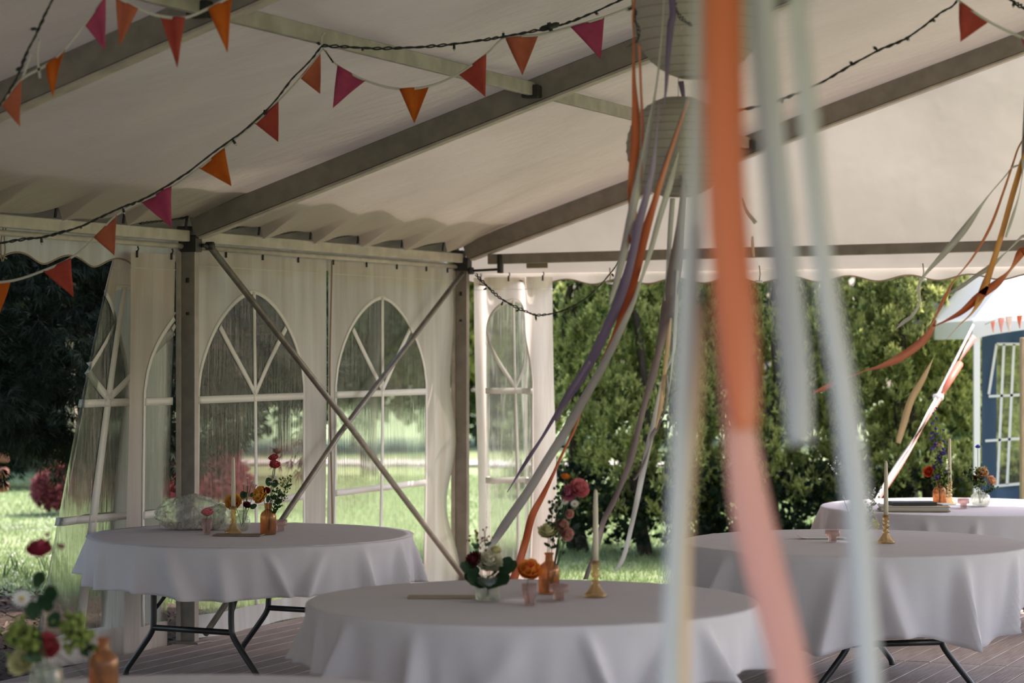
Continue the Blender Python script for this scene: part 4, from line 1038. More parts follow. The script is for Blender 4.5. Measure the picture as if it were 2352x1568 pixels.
lights('short piece of black fairy light cable in the extreme top right corner', [(2215, -60, D4), (2310, -8, D4), (2335, 8, D4), (2365, 22, D4), (2500, 60, D4), (2640, 70, D4)], [(2330, 5, -4, 13, D4)])
D5 = 16.6
lights('black fairy lights looping from the corner post over the pushed-back sheet', [(1093, 630, D5), (1112, 650, D5), (1130, 668, D5), (1150, 685, D5), (1180, 702, D5), (1210, 716, D5), (1232, 723, D5), (1262, 721, D5), (1295, 712, D5), (1330, 695, D5), (1365, 668, D5), (1400, 630, D5-.5), (1425, 595, D5-1), (1440, 568, D5-1.5)],
       [(1118, 661, -8, 5, D5), (1155, 692, -4, 12, D5), (1192, 712, -9, 3, D5), (1230, 724, 2, 13, D5), (1405, 628, 5, 8, D5-.5)], r=.0045)
# cord knotted to the left eave beam
t = thing('knotted_cord', 'tan cord looped and knotted below the left eave beam', 'cord', P(8, 560, 12.9))
MB().tube([P(*q) for q in cr([(8, 520, 12.9), (2, 560, 12.9), (5, 600, 12.9), (12, 575, 12.9), (10, 545, 12.9), (14, 522, 12.9)], 6)], .004, 5).build('loop', 'card_tan', t)
MB().tube([P(-2, 582, 12.9), P(8, 590, 12.9), (P(16, 594, 12.9))], .005, 5).build('knot', 'card_tan', t)

# ================================================================== PAPER LANTERNS
def lantern(px, py, D, r, label, tilt=0):
    c = P(px, py, D); t = thing('paper_lantern', label, 'lantern', c)
    prof = []
    n = 15
    for i in range(n*4+1):
        a = -math.pi/2+.30+(math.pi-.60)*i/(n*4); k = i % 4
        prof.append((r*math.cos(a)*(1 if k == 0 else (.985 if k == 2 else .990)), r*.98*math.sin(a)))
    vs = []; seg = 60
    b = MB(); b.lathe(prof, c, seg, .004, 30)
    b.f = [f for f in b.f if len(f) == 4]; b.m = b.m[:len(b.f)]
    b.build('paper_shade', 'paper', t)
    for i in range(0, n+1):
        a = -math.pi/2+.30+(math.pi-.60)*i/n; rr = r*math.cos(a)+.0012
        MB().tube([c+V3((rr*math.cos(q), rr*math.sin(q), r*.98*math.sin(a))) for q in np.linspace(0, 2*math.pi, 40)], .0013, 4, cap=False).build('wire_rib', 'wire', t)
    MB().tube([c+V3((0, 0, r*.94)), c+V3((0, 0, r*.94+(.62 if py < 100 else .10)))], .0015, 4).build('hanging_cord', 'wire', t)
    return t
lantern(1602, 38, 9.75, .262, 'larger upper pleated paper lantern cut by the frame top')
lantern(1558, 338, 9.95, .215, 'smaller lower pleated paper lantern among the ribbons')

# ================================================================== RIBBONS
def ribbon(label, pts, m, W=.026, m2=None, nseg=10):
    # pts: (px, py, apparent width px, D)
    q = cr(pts, nseg); vs = []; n = len(q)
    P3 = [P(a[0], a[1], a[3]) for a in q]
    last = 1
    for i, a in enumerate(q):
        d = (P3[min(i+1, n-1)]-P3[max(i-1, 0)]).normalized(); view = V3((0, 1, 0))
        s = d.cross(view).normalized()
        if s.x < 0 and i == 0: last = -1
        s = s*last
        wp = max(a[2], 1)*a[3]/F; c = min(1, wp/W); dep = math.sqrt(max(0, 1-c*c))
        h = s*(W/2*c)+view*(W/2*dep)
        vs += [P3[i]-h, P3[i]+h]
    b = MB(); b.add(vs, [(2*i, 2*i+2, 2*i+3, 2*i+1) for i in range(n-1)])
    o = b.build('ribbon', 'rib_'+m, None, solid=.0004); tag(o, label, 'ribbon'); return o
X1, X2 = 9.35, 11.2
ribbon('orange ribbon twisting down in front of the lower lantern, leftmost of the cluster', [(1500, -300,  6, X1), (1457, 0, 6, X1), (1456, 90, 5, X1), (1456, 180, 10, X1), (1460, 260, 18, X1), (1458, 340, 22, X1), (1449, 430, 15, X1), (1454, 500, 20, X1+.1), (1448, 560, 10, X1+.2)], 'orange', .038)
ribbon('thin light orange ribbon just right of the leftmost orange one', [(1468, 100, 7, X1), (1472, 200, 6, X1), (1476, 300, 7, X1), (1476, 360, 5, X1), (1474, 420, 2, X1)], 'coral', .014)
ribbon('pale grey ribbon crossing from lantern down to the left', [(1540, -280,  4, X1), (1524, 30, 4, X1), (1516, 130, 6, X1), (1504, 220, 6, X1), (1490, 300, 14, X1), (1475, 380, 16, X1), (1455, 470, 20, X1), (1437, 560, 19, X1+.2), (1418, 640, 15, X1+.3), (1400, 700, 6, X1+.4)], 'grey', .036)
ribbon('violet ribbon hanging over the upper lantern, narrowing to a point', [(1500, -300,  16, X1), (1543, -5, 16, X1), (1540, 60, 16, X1), (1534, 130, 12, X1), (1530, 200, 8, X1), (1525, 240, 3, X1)], 'violet', .030)
ribbon('dark violet ribbon seen between the two lanterns', [(1564, 186, 14, 9.9), (1567, 205, 12, 9.9), (1570, 224, 8, 9.9)], 'violet', .028)
ribbon('lilac ribbon falling left from the lanterns to a hanging flat end', [(1514, 235, 3, X1), (1509, 310, 5, X1), (1500, 380, 13, X1), (1487, 440, 16, X1), (1466, 520, 20, X1+.1), (1449, 600, 20, X1+.3), (1425, 680, 24, X1+.5), (1395, 750, 22, X1+.7), (1362, 820, 22, X1+.9), (1325, 880, 22, X1+1.1), (1292, 930, 16, X1+1.3), (1275, 965, 12, X1+1.4)], 'lilac', .040)
ribbon('second lilac ribbon streaming past the white corner sheet', [(1355, 830, 8, X2-1), (1310, 900, 8, X2-.8), (1275, 955, 9, X2-.5), (1245, 1005, 7, X2-.3), (1215, 1050, 9, X2-.2), (1190, 1090, 6, X2), (1165, 1130, 2, X2)], 'lilac', .022)
ribbon('dark plum ribbon slanting left beside the lower lantern', [(1580, 225, 6, 9.6), (1555, 310, 16, 9.6), (1527, 390, 17, 9.6), (1504, 460, 13, 9.6), (1484, 530, 5, 9.7)], 'plum', .034)
ribbon('long orange ribbon slanting from the lanterns to the central table edge', [(1582, 230, 4, 9.45), (1557, 300, 7, 9.45), (1532, 375, 10, 9.45), (1508, 450, 14, 9.45), (1480, 540, 22, 9.6), (1460, 620, 24, 9.8), (1440, 690, 26, 9.9), (1415, 760, 12, 10.1), (1385, 830, 10, 10.3), (1362, 880, 7, 10.5), (1340, 930, 4, 10.7), (1320, 985, 6, 10.8), (1295, 1035, 7, 10.9), (1270, 1090, 8, 11), (1248, 1135, 13, 11.1), (1222, 1185, 17, 11.1), (1208, 1240, 17, 11.2), (1193, 1290, 18, 11.2), (1175, 1345, 19, 11.2)], 'orange', .042)
ribbon('long silver grey ribbon sweeping down to the cream flowers', [(1560, 350, 6, 9.7), (1540, 420, 14, 9.7), (1515, 500, 14, 9.7), (1493, 580, 12, 9.8), (1470, 650, 8, 9.8), (1452, 700, 12, 9.9), (1420, 770, 16, 10), (1385, 840, 18, 10.2), (1345, 910, 20, 10.4), (1302, 985, 21, 10.6), (1255, 1060, 21, 10.7), (1212, 1130, 21, 10.8), (1170, 1190, 22, 10.9), (1140, 1235, 18, 11), (1118, 1270, 8, 11)], 'grey', .042)
ribbon('tan grey translucent ribbon hanging straight below the lower lantern', [(1545, 455, 12, 9.9), (1540, 520, 12, 9.9), (1536, 580, 10, 9.9), (1531, 640, 6, 9.9), (1527, 690, 3, 9.9)], 'white', .022)
ribbon('broad dark taupe ribbon left of the foreground ribbons', [(1576, 330, 10, 9.8), (1570, 430, 14, 9.8), (1562, 520, 20, 9.8), (1552, 600, 30, 9.9), (1540, 680, 32, 9.9), (1530, 730, 30, 10), (1515, 800, 18, 10.1), (1500, 860, 20, 10.2), (1480, 930, 15, 10.3), (1465, 990, 15, 10.4), (1447, 1060, 17, 10.6), (1428, 1110, 13, 10.7), (1405, 1160, 15, 10.9), (1385, 1200, 14, 11), (1375, 1250, 9, 11), (1355, 1300, 11, 11.1), (1345, 1330, 12, 11.2)], 'plum', .058)
ribbon('long lavender white ribbon ending in a curled point over the lawn', [(1553, 700, 6, 10), (1548, 800, 7, 10), (1530, 850, 6, 10.1), (1515, 900, 8, 10.2), (1502, 970, 13, 10.3), (1488, 1030, 15, 10.4), (1475, 1090, 14, 10.5), (1463, 1150, 13, 10.5), (1450, 1210, 11, 10.6), (1438, 1260, 11, 10.6), (1425, 1295, 10, 10.6), (1408, 1317, 1, 10.6)], 'white', .030)
ribbon('narrow peach ribbon twisting over the lavender white one', [(1541, 730, 4, 9.95), (1534, 790, 11, 9.95), (1526, 860, 9, 10), (1518, 930, 11, 10), (1506, 985, 4, 10.1)], 'peach', .024)
ribbon('dark crinkled thin ribbon coiled along the lavender white one', [(1532, 860, 4, 10), (1533, 900, 6, 10), (1524, 950, 4, 10.1), (1510, 980, 9, 10.2), (1498, 1000, 10, 10.2), (1492, 1025, 3, 10.2), (1480, 1060, 6, 10.3), (1462, 1095, 5, 10.4), (1455, 1102, 4, 10.4)], 'plum', .020)
ribbon('pale thin ribbon hanging just left of the blurred pale ribbon', [(1556, 620, 7, 9.9), (1553, 700, 8, 9.9), (1548, 780, 6, 9.9), (1542, 850, 4, 9.9), (1536, 900, 2, 10)], 'white', .018)
ribbon('short curled grey ribbon end beside the blurred orange ribbon', [(1706, 455, 5, 10), (1716, 485, 8, 10), (1736, 512, 10, 10)], 'grey', .022)
ribbon('short blush ribbon end in front of the gable rail', [(1729, 542, 4, 10), (1729, 560, 7, 10), (1732, 590, 5, 10)], 'blushw', .014)
# right cluster
Y1 = 10.6
ribbon('thin orange ribbon, far left strand of the right cluster', [(2369, -290, 4, Y1), (2366, 0, 4, Y1), (2360, 270, 4, Y1), (2335, 350, 6, Y1), (2305, 440, 7, Y1), (2275, 520, 8, Y1), (2235, 590, 6, Y1), (2195, 640, 4, Y1), (2172, 680, 9, Y1), (2150, 725, 6, Y1), (2125, 765, 2, Y1)], 'orange', .022)
ribbon('coral ribbon curling left toward the pale blue ribbon', [(2150, 735, 8, Y1), (2135, 765, 16, Y1), (2105, 795, 20, Y1), (2060, 825, 18, Y1), (2020, 842, 10, Y1), (1990, 850, 4, Y1), (1965, 860, 4, Y1), (1925, 875, 9, Y1), (1895, 890, 12, Y1), (1868, 903, 5, Y1)], 'coral', .036)
ribbon('white grey ribbon slanting across the gable to the valance toggle', [(2368, -290, 3, Y1), (2368, 0, 3, Y1), (2352, 335, 3, Y1), (2320, 390, 5, Y1), (2270, 450, 5, Y1), (2220, 520, 16, Y1), (2170, 580, 15, Y1), (2125, 630, 8, Y1), (2110, 660, 10, Y1), (2112, 695, 8, Y1), (2095, 725, 9, Y1), (2075, 740, 10, Y1), (2056, 757, 2, Y1)], 'grey', .032)
ribbon('amber ribbon, widest strand of the right cluster', [(2371, -290, 8, Y1), (2368, 0, 8, Y1), (2362, 300, 8, Y1), (2345, 380, 14, Y1), (2325, 450, 15, Y1), (2300, 540, 15, Y1), (2275, 620, 16, Y1), (2255, 675, 20, Y1), (2235, 715, 8, Y1), (2200, 750, 4, Y1), (2165, 790, 3, Y1)], 'amber', .036)
ribbon('mauve grey short ribbon by the gable rail at the right', [(2368, -290, 12, Y1), (2368, 0, 12, Y1), (2352, 330, 12, Y1), (2348, 400, 5, Y1), (2340, 450, 5, Y1), (2325, 500, 9, Y1), (2310, 545, 7, Y1)], 'grey', .028)
ribbon('dusty mauve ribbon crossing behind the amber one', [(2374, -290, 6, Y1+.1), (2400, 250, 6, Y1+.1), (2380, 510, 8, Y1+.1), (2345, 545, 7, Y1+.1), (2310, 580, 4, Y1+.1), (2275, 612, 12, Y1+.1), (2240, 635, 10, Y1+.1), (2205, 660, 9, Y1+.1), (2180, 672, 4, Y1+.1), (2155, 684, 1, Y1+.1)], 'grey', .024)
ribbon('bright orange ribbon sweeping in from the right edge', [(2376, -290, 8, Y1), (2404, 250, 8, Y1), (2372, 545, 14, Y1), (2345, 580, 20, Y1), (2320, 620, 8, Y1), (2290, 650, 18, Y1), (2250, 680, 20, Y1), (2210, 715, 14, Y1), (2175, 735, 7, Y1), (2145, 750, 3, Y1)], 'orange', .036)
ribbon('cream peach ribbon ending in a slanted cut before the hedge', [(2145, 820, 3, Y1), (2120, 870, 14, Y1), (2092, 920, 17, Y1), (2075, 975, 17, Y1), (2063, 1018, 13, Y1)], 'peach', .034)
# out-of-focus foreground ribbons
Z1 = 3.4
ribbon('blurred pale mint ribbon hanging nearest, left of the broad orange one', [(1591, -1500, 26, Z1), (1597, -700, 26, Z1), (1603, -40, 26, Z1), (1600, 200, 30, Z1), (1595, 450, 44, Z1), (1585, 650, 55, Z1), (1573, 850, 52, Z1), (1563, 1050, 50, Z1), (1553, 1250, 48, Z1), (1543, 1450, 50, Z1), (1540, 1620, 52, Z1)], 'blue', .047)
ribbon('blurred peach ribbon edge running down behind the pale mint one', [(1602, 700, 36, Z1+.04), (1600, 850, 34, Z1+.04), (1590, 1000, 32, Z1+.04), (1577, 1150, 30, Z1+.04), (1570, 1300, 34, Z1+.04), (1568, 1450, 34, Z1+.04), (1566, 1620, 34, Z1+.04)], 'peach', .024)
ribbon('broad blurred orange ribbon, widest in the foreground', [(1648, -1500, 92, Z1), (1654, -700, 92, Z1), (1660, -40, 92, Z1), (1662, 200, 95, Z1), (1667, 400, 92, Z1), (1675, 550, 94, Z1), (1690, 700, 92, Z1), (1703, 850, 84, Z1), (1715, 985, 62, Z1)], 'orange', .061)
ribbon('long blurred pink coral ribbon slanting to the bottom edge', [(1640, 520, 20, Z1+.03), (1655, 700, 42, Z1+.03), (1678, 850, 62, Z1+.03), (1702, 1000, 78, Z1+.03), (1722, 1150, 92, Z1+.03), (1755, 1300, 96, Z1+.03), (1790, 1430, 92, Z1+.03), (1815, 1540, 92, Z1+.03), (1830, 1620, 92, Z1+.03)], 'pink', .061)
ribbon('blurred silver blue ribbon ending in mid air over the hedge', [(1738, -1500, 64, Z1+.1), (1744, -700, 64, Z1+.1), (1750, -40, 64, Z1+.1), (1758, 150, 68, Z1+.1), (1778, 350, 66, Z1+.1), (1797, 550, 70, Z1+.1), (1812, 700, 72, Z1+.1), (1828, 850, 70, Z1+.1), (1838, 1020, 62, Z1+.1)], 'blue', .047)
ribbon('long blurred pale blue ribbon, rightmost in the foreground', [(1820, -1500, 48, Z1), (1826, -700, 48, Z1), (1832, -40, 48, Z1), (1845, 150, 54, Z1), (1865, 350, 54, Z1), (1885, 550, 54, Z1), (1905, 700, 58, Z1), (1930, 850, 60, Z1), (1950, 1000, 64, Z1), (1968, 1150, 66, Z1), (1980, 1300, 64, Z1), (1990, 1450, 62, Z1), (2002, 1620, 60, Z1)], 'blue', .047)

# ================================================================== TREES, HEDGE, GARDEN
def rnd_dir(rs): 
    v = V3((rs.gauss(0, 1), rs.gauss(0, 1), rs.gauss(0, 1))); return v.normalized()
def crown_centers(rs, n, rx, ry, z0, z1, lobe, conical=.0, shell=.75):
    out = []
    for i in range(n):
        z = z0+(z1-z0)*rs.random(); k = (z-z0)/(z1-z0); rad = (1-conical*k)*(math.sin(math.pi*min(1, .16+.84*k*.62+.1))**.4)
        a = rs.random()*6.283; q = shell+(1.03-shell)*rs.random()
        d = V3((math.cos(a), math.sin(a), .25))
        out.append(((rx*rad*q*math.cos(a), ry*rad*q*math.sin(a), z), tuple(d), lobe*rs.uniform(.7, 1.3)))
    return out
rs = random.Random(21)
thuja_meshes = []
for v in range(3):
    cs = crown_centers(rs, 440, 1.14, 1.0, .22, 4.4, .21, .40, .80)
    cs += [((c[0][0]*.6, c[0][1]*.6, c[0][2]), c[1], .3) for c in crown_centers(rs, 60, .8, .8, .9, 4.2, .3, .4, .3)]
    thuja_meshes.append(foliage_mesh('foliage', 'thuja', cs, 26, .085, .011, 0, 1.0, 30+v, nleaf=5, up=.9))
def trunk(parent, base, top, r0, r1, m, wig=.1, n=6, name='trunk'):
    base, top = Vector(base), Vector(top); pts = []
    for i in range(n+1):
        q = i/n; pts.append(tuple(base+(top-base)*q+V3((R.uniform(-wig, wig), R.uniform(-wig, wig), 0))*(1 if 0 < i < n else 0)))
    c = [Vector(p) for p in cr(pts, 4)]
    MB().tube(c, [r0+(r1-r0)*i/(len(c)-1) for i in range(len(c))], 10).build(name, m, parent)
def branches(parent, base, n, z0, z1, L, r, m, rs, down=0.0):
    for k in range(n):
        a = rs.random()*6.283; z = z0+(z1-z0)*rs.random(); p = Vector(base)+V3((0, 0, z)); d = V3((math.cos(a), math.sin(a), rs.uniform(-.1, .5)-down))
        pts = [tuple(p), tuple(p+d*L*.4+V3((0, 0, .08*rs.uniform(-1, 1)))), tuple(p+d*L*.75+V3((rs.uniform(-.1, .1), 0, rs.uniform(-.1, .1)))), tuple(p+d*L)]
        c = [Vector(q) for q in cr(pts, 4)]
        MB().tube(c, [r*(1-.8*i/(len(c)-1)) for i in range(len(c))], 5).build('branch', m, parent)
labs = ['thuja of the hedge nearest the white corner sheet', 'thuja seen between the lilac and taupe ribbons', 'thuja tree behind the blurred pale foreground ribbons', 'thuja tree behind the blurred silver blue ribbon',
        'thuja tree right of the rightmost blurred ribbon', 'thuja tree behind the cream peach ribbon', 'thuja tree just left of the white gazebo', 'thuja tree rising behind the gazebo']
hx = [(1330, 22.6), (1478, 22.2), (1610, 23.0), (1765, 22.4), (1930, 23.0), (2055, 22.2), (2165, 22.6), (2330, 24.0)]
for i, ((px, D), lb) in enumerate(zip(hx, labs)):
    base = V3(((px-1176)/F*D, D, GR)); t = thing('thuja_tree', 'bushy green '+lb, 'tree', base, 'thuja trees of the hedge')
    sc = R.uniform(.92, 1.08)
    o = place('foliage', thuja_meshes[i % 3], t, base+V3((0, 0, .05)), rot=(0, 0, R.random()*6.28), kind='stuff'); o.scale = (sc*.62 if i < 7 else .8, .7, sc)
    for q in range(2): trunk(t, base+V3((R.uniform(-.12, .12), R.uniform(-.1, .1), -.03)), base+V3((R.uniform(-.25, .25), R.uniform(-.1, .1), 3.2)), .06, .02, 'bark', .08)
    branches(t, base, 9, .35, 1.5, .75, .014, 'bark', R)
# ivy and undergrowth at the foot of the hedge
cs = []
for i in range(260):
    x = R.uniform(.35, 4.8); y = 21.9+R.uniform(-.3, .6); cs.append(((x, y, GR+R.uniform(.05, .75)), (0, -.5, .5), .16))
me = foliage_mesh('undergrowth', 'shade', cs, 26, .07, .022, 0, .6, 77, nleaf=2)
o = place('undergrowth', me, None, (0, 0, 0), kind='stuff'); tag(o, 'dark ivy undergrowth along the foot of the thuja hedge', 'undergrowth')

# dark conifer at the left
base = V3((-3.35, 18.6, GR)); t = thing('conifer', 'large dark conifer with drooping sprays behind the left pushed-back sheet', 'tree', base)
trunk(t, base+V3((.30, -.2, -.05)), base+V3((.25, .0, 6.0)), .21, .10, 'bark', .03)
rs = random.Random(5); cs = []
for i in range(900):
    a = rs.random()*6.283; z = rs.uniform(1.15, 5.6); rr = rs.uniform(.3, 1.95)*(1-.08*(z-1))
    lowz = z+.12*rr*math.sin(a*3); cs.append(((rr*math.cos(a)+.1, rr*.9*math.sin(a), lowz), (math.cos(a)*.6, math.sin(a)*.6, -.6), .30*rs.uniform(.7, 1.2)))
cs_up = []  # unseen upper crown, added to keep sun and sky off the left roof
for i in range(240):
    a = rs.random()*6.283; rr = math.sqrt(rs.random())*3.6; cs_up.append(((rr*math.cos(a)+.4, rr*math.sin(a), rs.uniform(5.2, 9)), (math.cos(a)*.6, math.sin(a)*.6, -.3), .7))
place('roof_shade_foliage', foliage_mesh('roof_shade_foliage', 'yew', cs_up, 50, .26, .04, .2, .9, 19, nleaf=3, up=-.2), t, base, kind='stuff')
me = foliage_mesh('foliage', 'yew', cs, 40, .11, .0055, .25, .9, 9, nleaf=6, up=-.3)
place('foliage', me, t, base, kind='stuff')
branches(t, base, 22, 1.6, 4.5, 1.5, .02, 'bark_red', rs, .3)
# slimmer pale trunk further back
base = V3((-4.6, 26.0, GR)); t = thing('pale_trunk_tree', 'slender leaning pale-barked tree on the lawn left of the sheet', 'tree', base)
pts = [P(200, 1195, 26.0), P(192, 1120, 26), P(178, 1050, 26), P(168, 980, 26), P(160, 880, 26), P(165, 700, 26), P(180, 500, 26)]
pts[0].z = GR-.02
c = [Vector(q) for q in cr([tuple(p) for p in pts], 5)]
MB().tube(c, [.075-.03*i/len(c) for i in range(len(c))], 12).build('trunk', 'bark_pale', t)
cs = [((R.uniform(-1.1, 1.1)-.1, R.uniform(-.7, .7), R.uniform(2.2, 4.6)), (0, 0, 0), .35) for _ in range(80)]
place('foliage', foliage_mesh('foliage', 'shade', cs, 40, .10, .03, .2, .6, 12, nleaf=3), t, base, kind='stuff')
# japanese maple
for k, (px, D, sx, sz, lb) in enumerate(((178, 28.0, .40, .58, 'red leaved maple bush on the lawn beside the pale leaning trunk'), (350, 29.0, .70, .8, 'pink red maple seen through the clear film beside post and sheet'), (480, 29.5, .42, .66, 'pink red maple seen through the first arched window'))):
    base = V3(((px-1176)/F*D, D, GR)); t = thing('red_maple', lb, 'shrub', base)
    rs = random.Random(40+k); cs = []
    for i in range(150):
        d = rnd_dir(rs); d.z = abs(d.z)*1.0; q = rs.uniform(.5, 1)
        cs.append(((d.x*sx*q*1.1, d.y*sx*q, .15+d.z*sz*q*.95), (d.x, d.y, -.4), .14))
    place('foliage', foliage_mesh('foliage', 'maple', cs, 34, .085, .013, .5, .9, 50+k, nleaf=4, up=0), t, base, kind='stuff')
    trunk(t, base-V3((0, 0, .03)), base+V3((.05, 0, sz*.8)), .035, .012, 'bark', .02)
    branches(t, base, 6, .15, sz*.5, .35, .012, 'bark', rs)
# backdrop trees
def bgtree(px, D, rx, h, m, label, z0=.0, nl=170, seed=1, leaf=.22, tr='bark', trunk_r=.14):
    base = V3(((px-1176)/F*D, D, GR)); t = thing('garden_tree', label, 'tree', base)
    rs = random.Random(seed); cs = []
    for i in range(nl):
        d = rnd_dir(rs); q = rs.uniform(.55, 1); cs.append(((d.x*rx*q, d.y*rx*.8*q, z0+h*.5*(1+d.z*q)), tuple(d), rx*.30))
    place('foliage', foliage_mesh('foliage', m, cs, 46, leaf, leaf*.32, .1, .8, 100+seed, nleaf=2, up=.3), t, base, kind='stuff')
    trunk(t, base-V3((0, 0, .03)), base+V3((.1, 0, z0+h*.55)), trunk_r, trunk_r*.5, tr, .05)
# tall tree beside the marquee that dapples its roof with shade
base = V3((9.8, 12.9, GR)); t = thing('tall_tree', 'tall broadleaf tree standing on the lawn to the right of the marquee', 'tree', base)
rs = random.Random(77); cs = []
for i in range(330):
    d = rnd_dir(rs); q = rs.uniform(.3, 1)**.6; cs.append(((d.x*4.4*q, d.y*4.6*q, 18.0+d.z*4.2*q), tuple(d), 1.0))
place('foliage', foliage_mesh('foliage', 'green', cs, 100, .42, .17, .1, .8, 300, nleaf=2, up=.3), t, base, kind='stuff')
trunk(t, base-V3((0, 0, .03)), base+V3((.1, 0, 17)), .34, .14, 'bark', .08)
branches(t, base, 12, 12, 17, 3, .06, 'bark', rs)
for k, (x, y, h) in enumerate(((-7.6, 9.5, 9), (-7.8, 14.5, 10), (-9.0, 20.0, 10))):  # unseen conifers added to block sky light at the left opening
    base = V3((x, y, GR)); t = thing('conifer', ['added unseen conifer blocking sky beside the nearest closed bay', 'added unseen conifer blocking sky beside the open bay', 'added unseen conifer blocking sky left of the bark mulch bed, beyond the frame'][k], 'tree', base)
    cs = []
    for i in range(300):
        z = rs.uniform(.2, 1)*h; a_ = rs.random()*6.283; rr = 2.4*(1-.7*z/h)*rs.uniform(.5, 1); cs.append(((rr*math.cos(a_), rr*math.sin(a_), z), (math.cos(a_)*.7, math.sin(a_)*.7, -.3), .55))
    for i in range(260 if k < 2 else 60):  # overhanging canopy added to darken the left roof
        a_ = rs.random()*6.283; rr = math.sqrt(rs.random())*5.2; cs.append(((rr*math.cos(a_)+1.2, rr*math.sin(a_), rs.uniform(5.6, 9.5)), (math.cos(a_)*.7, math.sin(a_)*.7, -.3), .7))
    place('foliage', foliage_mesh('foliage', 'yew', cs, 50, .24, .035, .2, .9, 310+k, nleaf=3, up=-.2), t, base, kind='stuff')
    trunk(t, base-V3((0, 0, .03)), base+V3((0, 0, h*.95)), .2, .05, 'bark', .03)
bgtree(-80, 38, 3.2, 7.5, 'shade', 'dark shrub mass beyond the lawn at the far left edge', 0, 200, 1)
bgtree(90, 40, 2.6, 7, 'shade', 'dark evergreen behind the red maple bush', 0, 200, 2)
bgtree(300, 37, 2.6, 8, 'shade', 'dark evergreen seen through the pushed-back clear film', .3, 200, 3, tr='bark_red')
bgtree(520, 35, 1.5, 7.5, 'shade', 'dark tree with reddish trunk in the first arched window', 1.5, 170, 4, tr='bark_red', trunk_r=.2)
bgtree(650, 44, 2.2, 7, 'green', 'mid green tree behind the right half of the first arched window', .3, 170, 5)
bgtree(850, 36, 1.2, 6.5, 'shade', 'dark overhanging tree top in the second arched window', 2.6, 110, 6)
bgtree(820, 46, 2.0, 5.2, 'lime', 'bright yellow green shrub in the left of the second arched window', .6, 150, 7)
bgtree(980, 45, 1.8, 6.5, 'lime', 'bright yellow green tree in the right of the second arched window', .8, 150, 8)
bgtree(1150, 47, 2.6, 7, 'green', 'green tree beyond the corner post and white sheet', .3, 170, 9)
bgtree(1400, 50, 3.5, 8, 'green', 'green tree behind the left part of the thuja hedge', .3, 170, 10)
bgtree(1800, 50, 3.6, 8, 'shade', 'dark tree behind the middle of the thuja hedge', .3, 170, 11)
bgtree(2200, 48, 3.8, 8, 'green', 'green tree behind the hedge near the gazebo', .3, 170, 12)
# low dark hedge far left
cs = [((R.uniform(-9.5, -5.0), 33+R.uniform(-.3, .3), GR+R.uniform(.1, .9)), (0, -.5, .6), .4) for _ in range(120)]
o = place('low_hedge', foliage_mesh('low_hedge', 'shade', cs, 60, .13, .03, .1, .7, 88, nleaf=3), None, (0, 0, 0), kind='stuff'); tag(o, 'low dark hedge at the far edge of the left lawn', 'hedge')
# weeds at the mulch edge
for k, (px, py) in enumerate(((8, 1330), (28, 1325), (42, 1322), (105, 1318), (62, 1335))):
    p = G(px, py, GR); t = thing('grass_tuft', ['wispy grass tuft at the extreme left edge of the mulch', 'tall grass tuft second from the left edge of the mulch', 'seeding grass stalks left of the blurred bouquet', 'small grass tuft right of the blurred red bloom', 'short grass tuft behind the blurred bouquet'][k], 'grass', p)
    b = MB()
    for q in range(9):
        a = R.random()*6.28; h = R.uniform(.12, .30); d = V3((math.cos(a)*.3, math.sin(a)*.3, 1)); c = p+V3((R.uniform(-.03, .03), R.uniform(-.03, .03), 0)); petal(b, c, d, V3((math.cos(a), math.sin(a), -.3)), h, .004, .4, 4)
    b.build('blades', 'leaf', t, kind='stuff')
# a few stones / sticks among the mulch
for k in range(6):
    p = G(R.uniform(0, 170), R.uniform(1370, 1440), GR+.05); a = R.uniform(-.4, .4)
    o = MB().tube([p, p+V3((.12, a*.1, .02)), p+V3((.26, a*.3, .0))], [.009, .007, .004], 6).build('fallen_twig', 'bark_pale'); tag(o, 'thin fallen twig lying on the brown mulch bed', 'twig', 'fallen twigs on the mulch')

# bench at the extreme left
p = P(-60, 1170, 25.5); bx = V3((p.x, p.y, GR)); t = thing('garden_bench', 'red brown slatted wooden bench end at the far left edge of the lawn', 'bench', bx)
for (py, h, wd) in ((1049, .115, .05), (1085, .115, .10), (1117, .115, .10)):
    z = P(0, py, 25.5).z; x1 = P(20, py, 25.5).x
    prof = MB(); prof.box((x1-.75, 25.5+(0 if wd < .06 else -.02), z), (1.5, wd, h), bevel=.012 if wd < .06 else .03); prof.build('slat', 'benchwood', t, smooth=False)
for dx in (.25, 1.3):
    x1 = P(20, 1100, 25.5).x-dx
    MB().box((x1, 25.62, (GR+P(0, 1040, 25.5).z)/2), (.08, .10, P(0, 1040, 25.5).z-GR), bevel=.008).build('upright', 'benchwood', t, smooth=False)
    MB().box((x1, 25.3, (GR+P(0, 1117, 25.5).z)/2-.02), (.08, .08, P(0, 1130, 25.5).z-GR), bevel=.008).build('leg', 'benchwood', t, smooth=False)

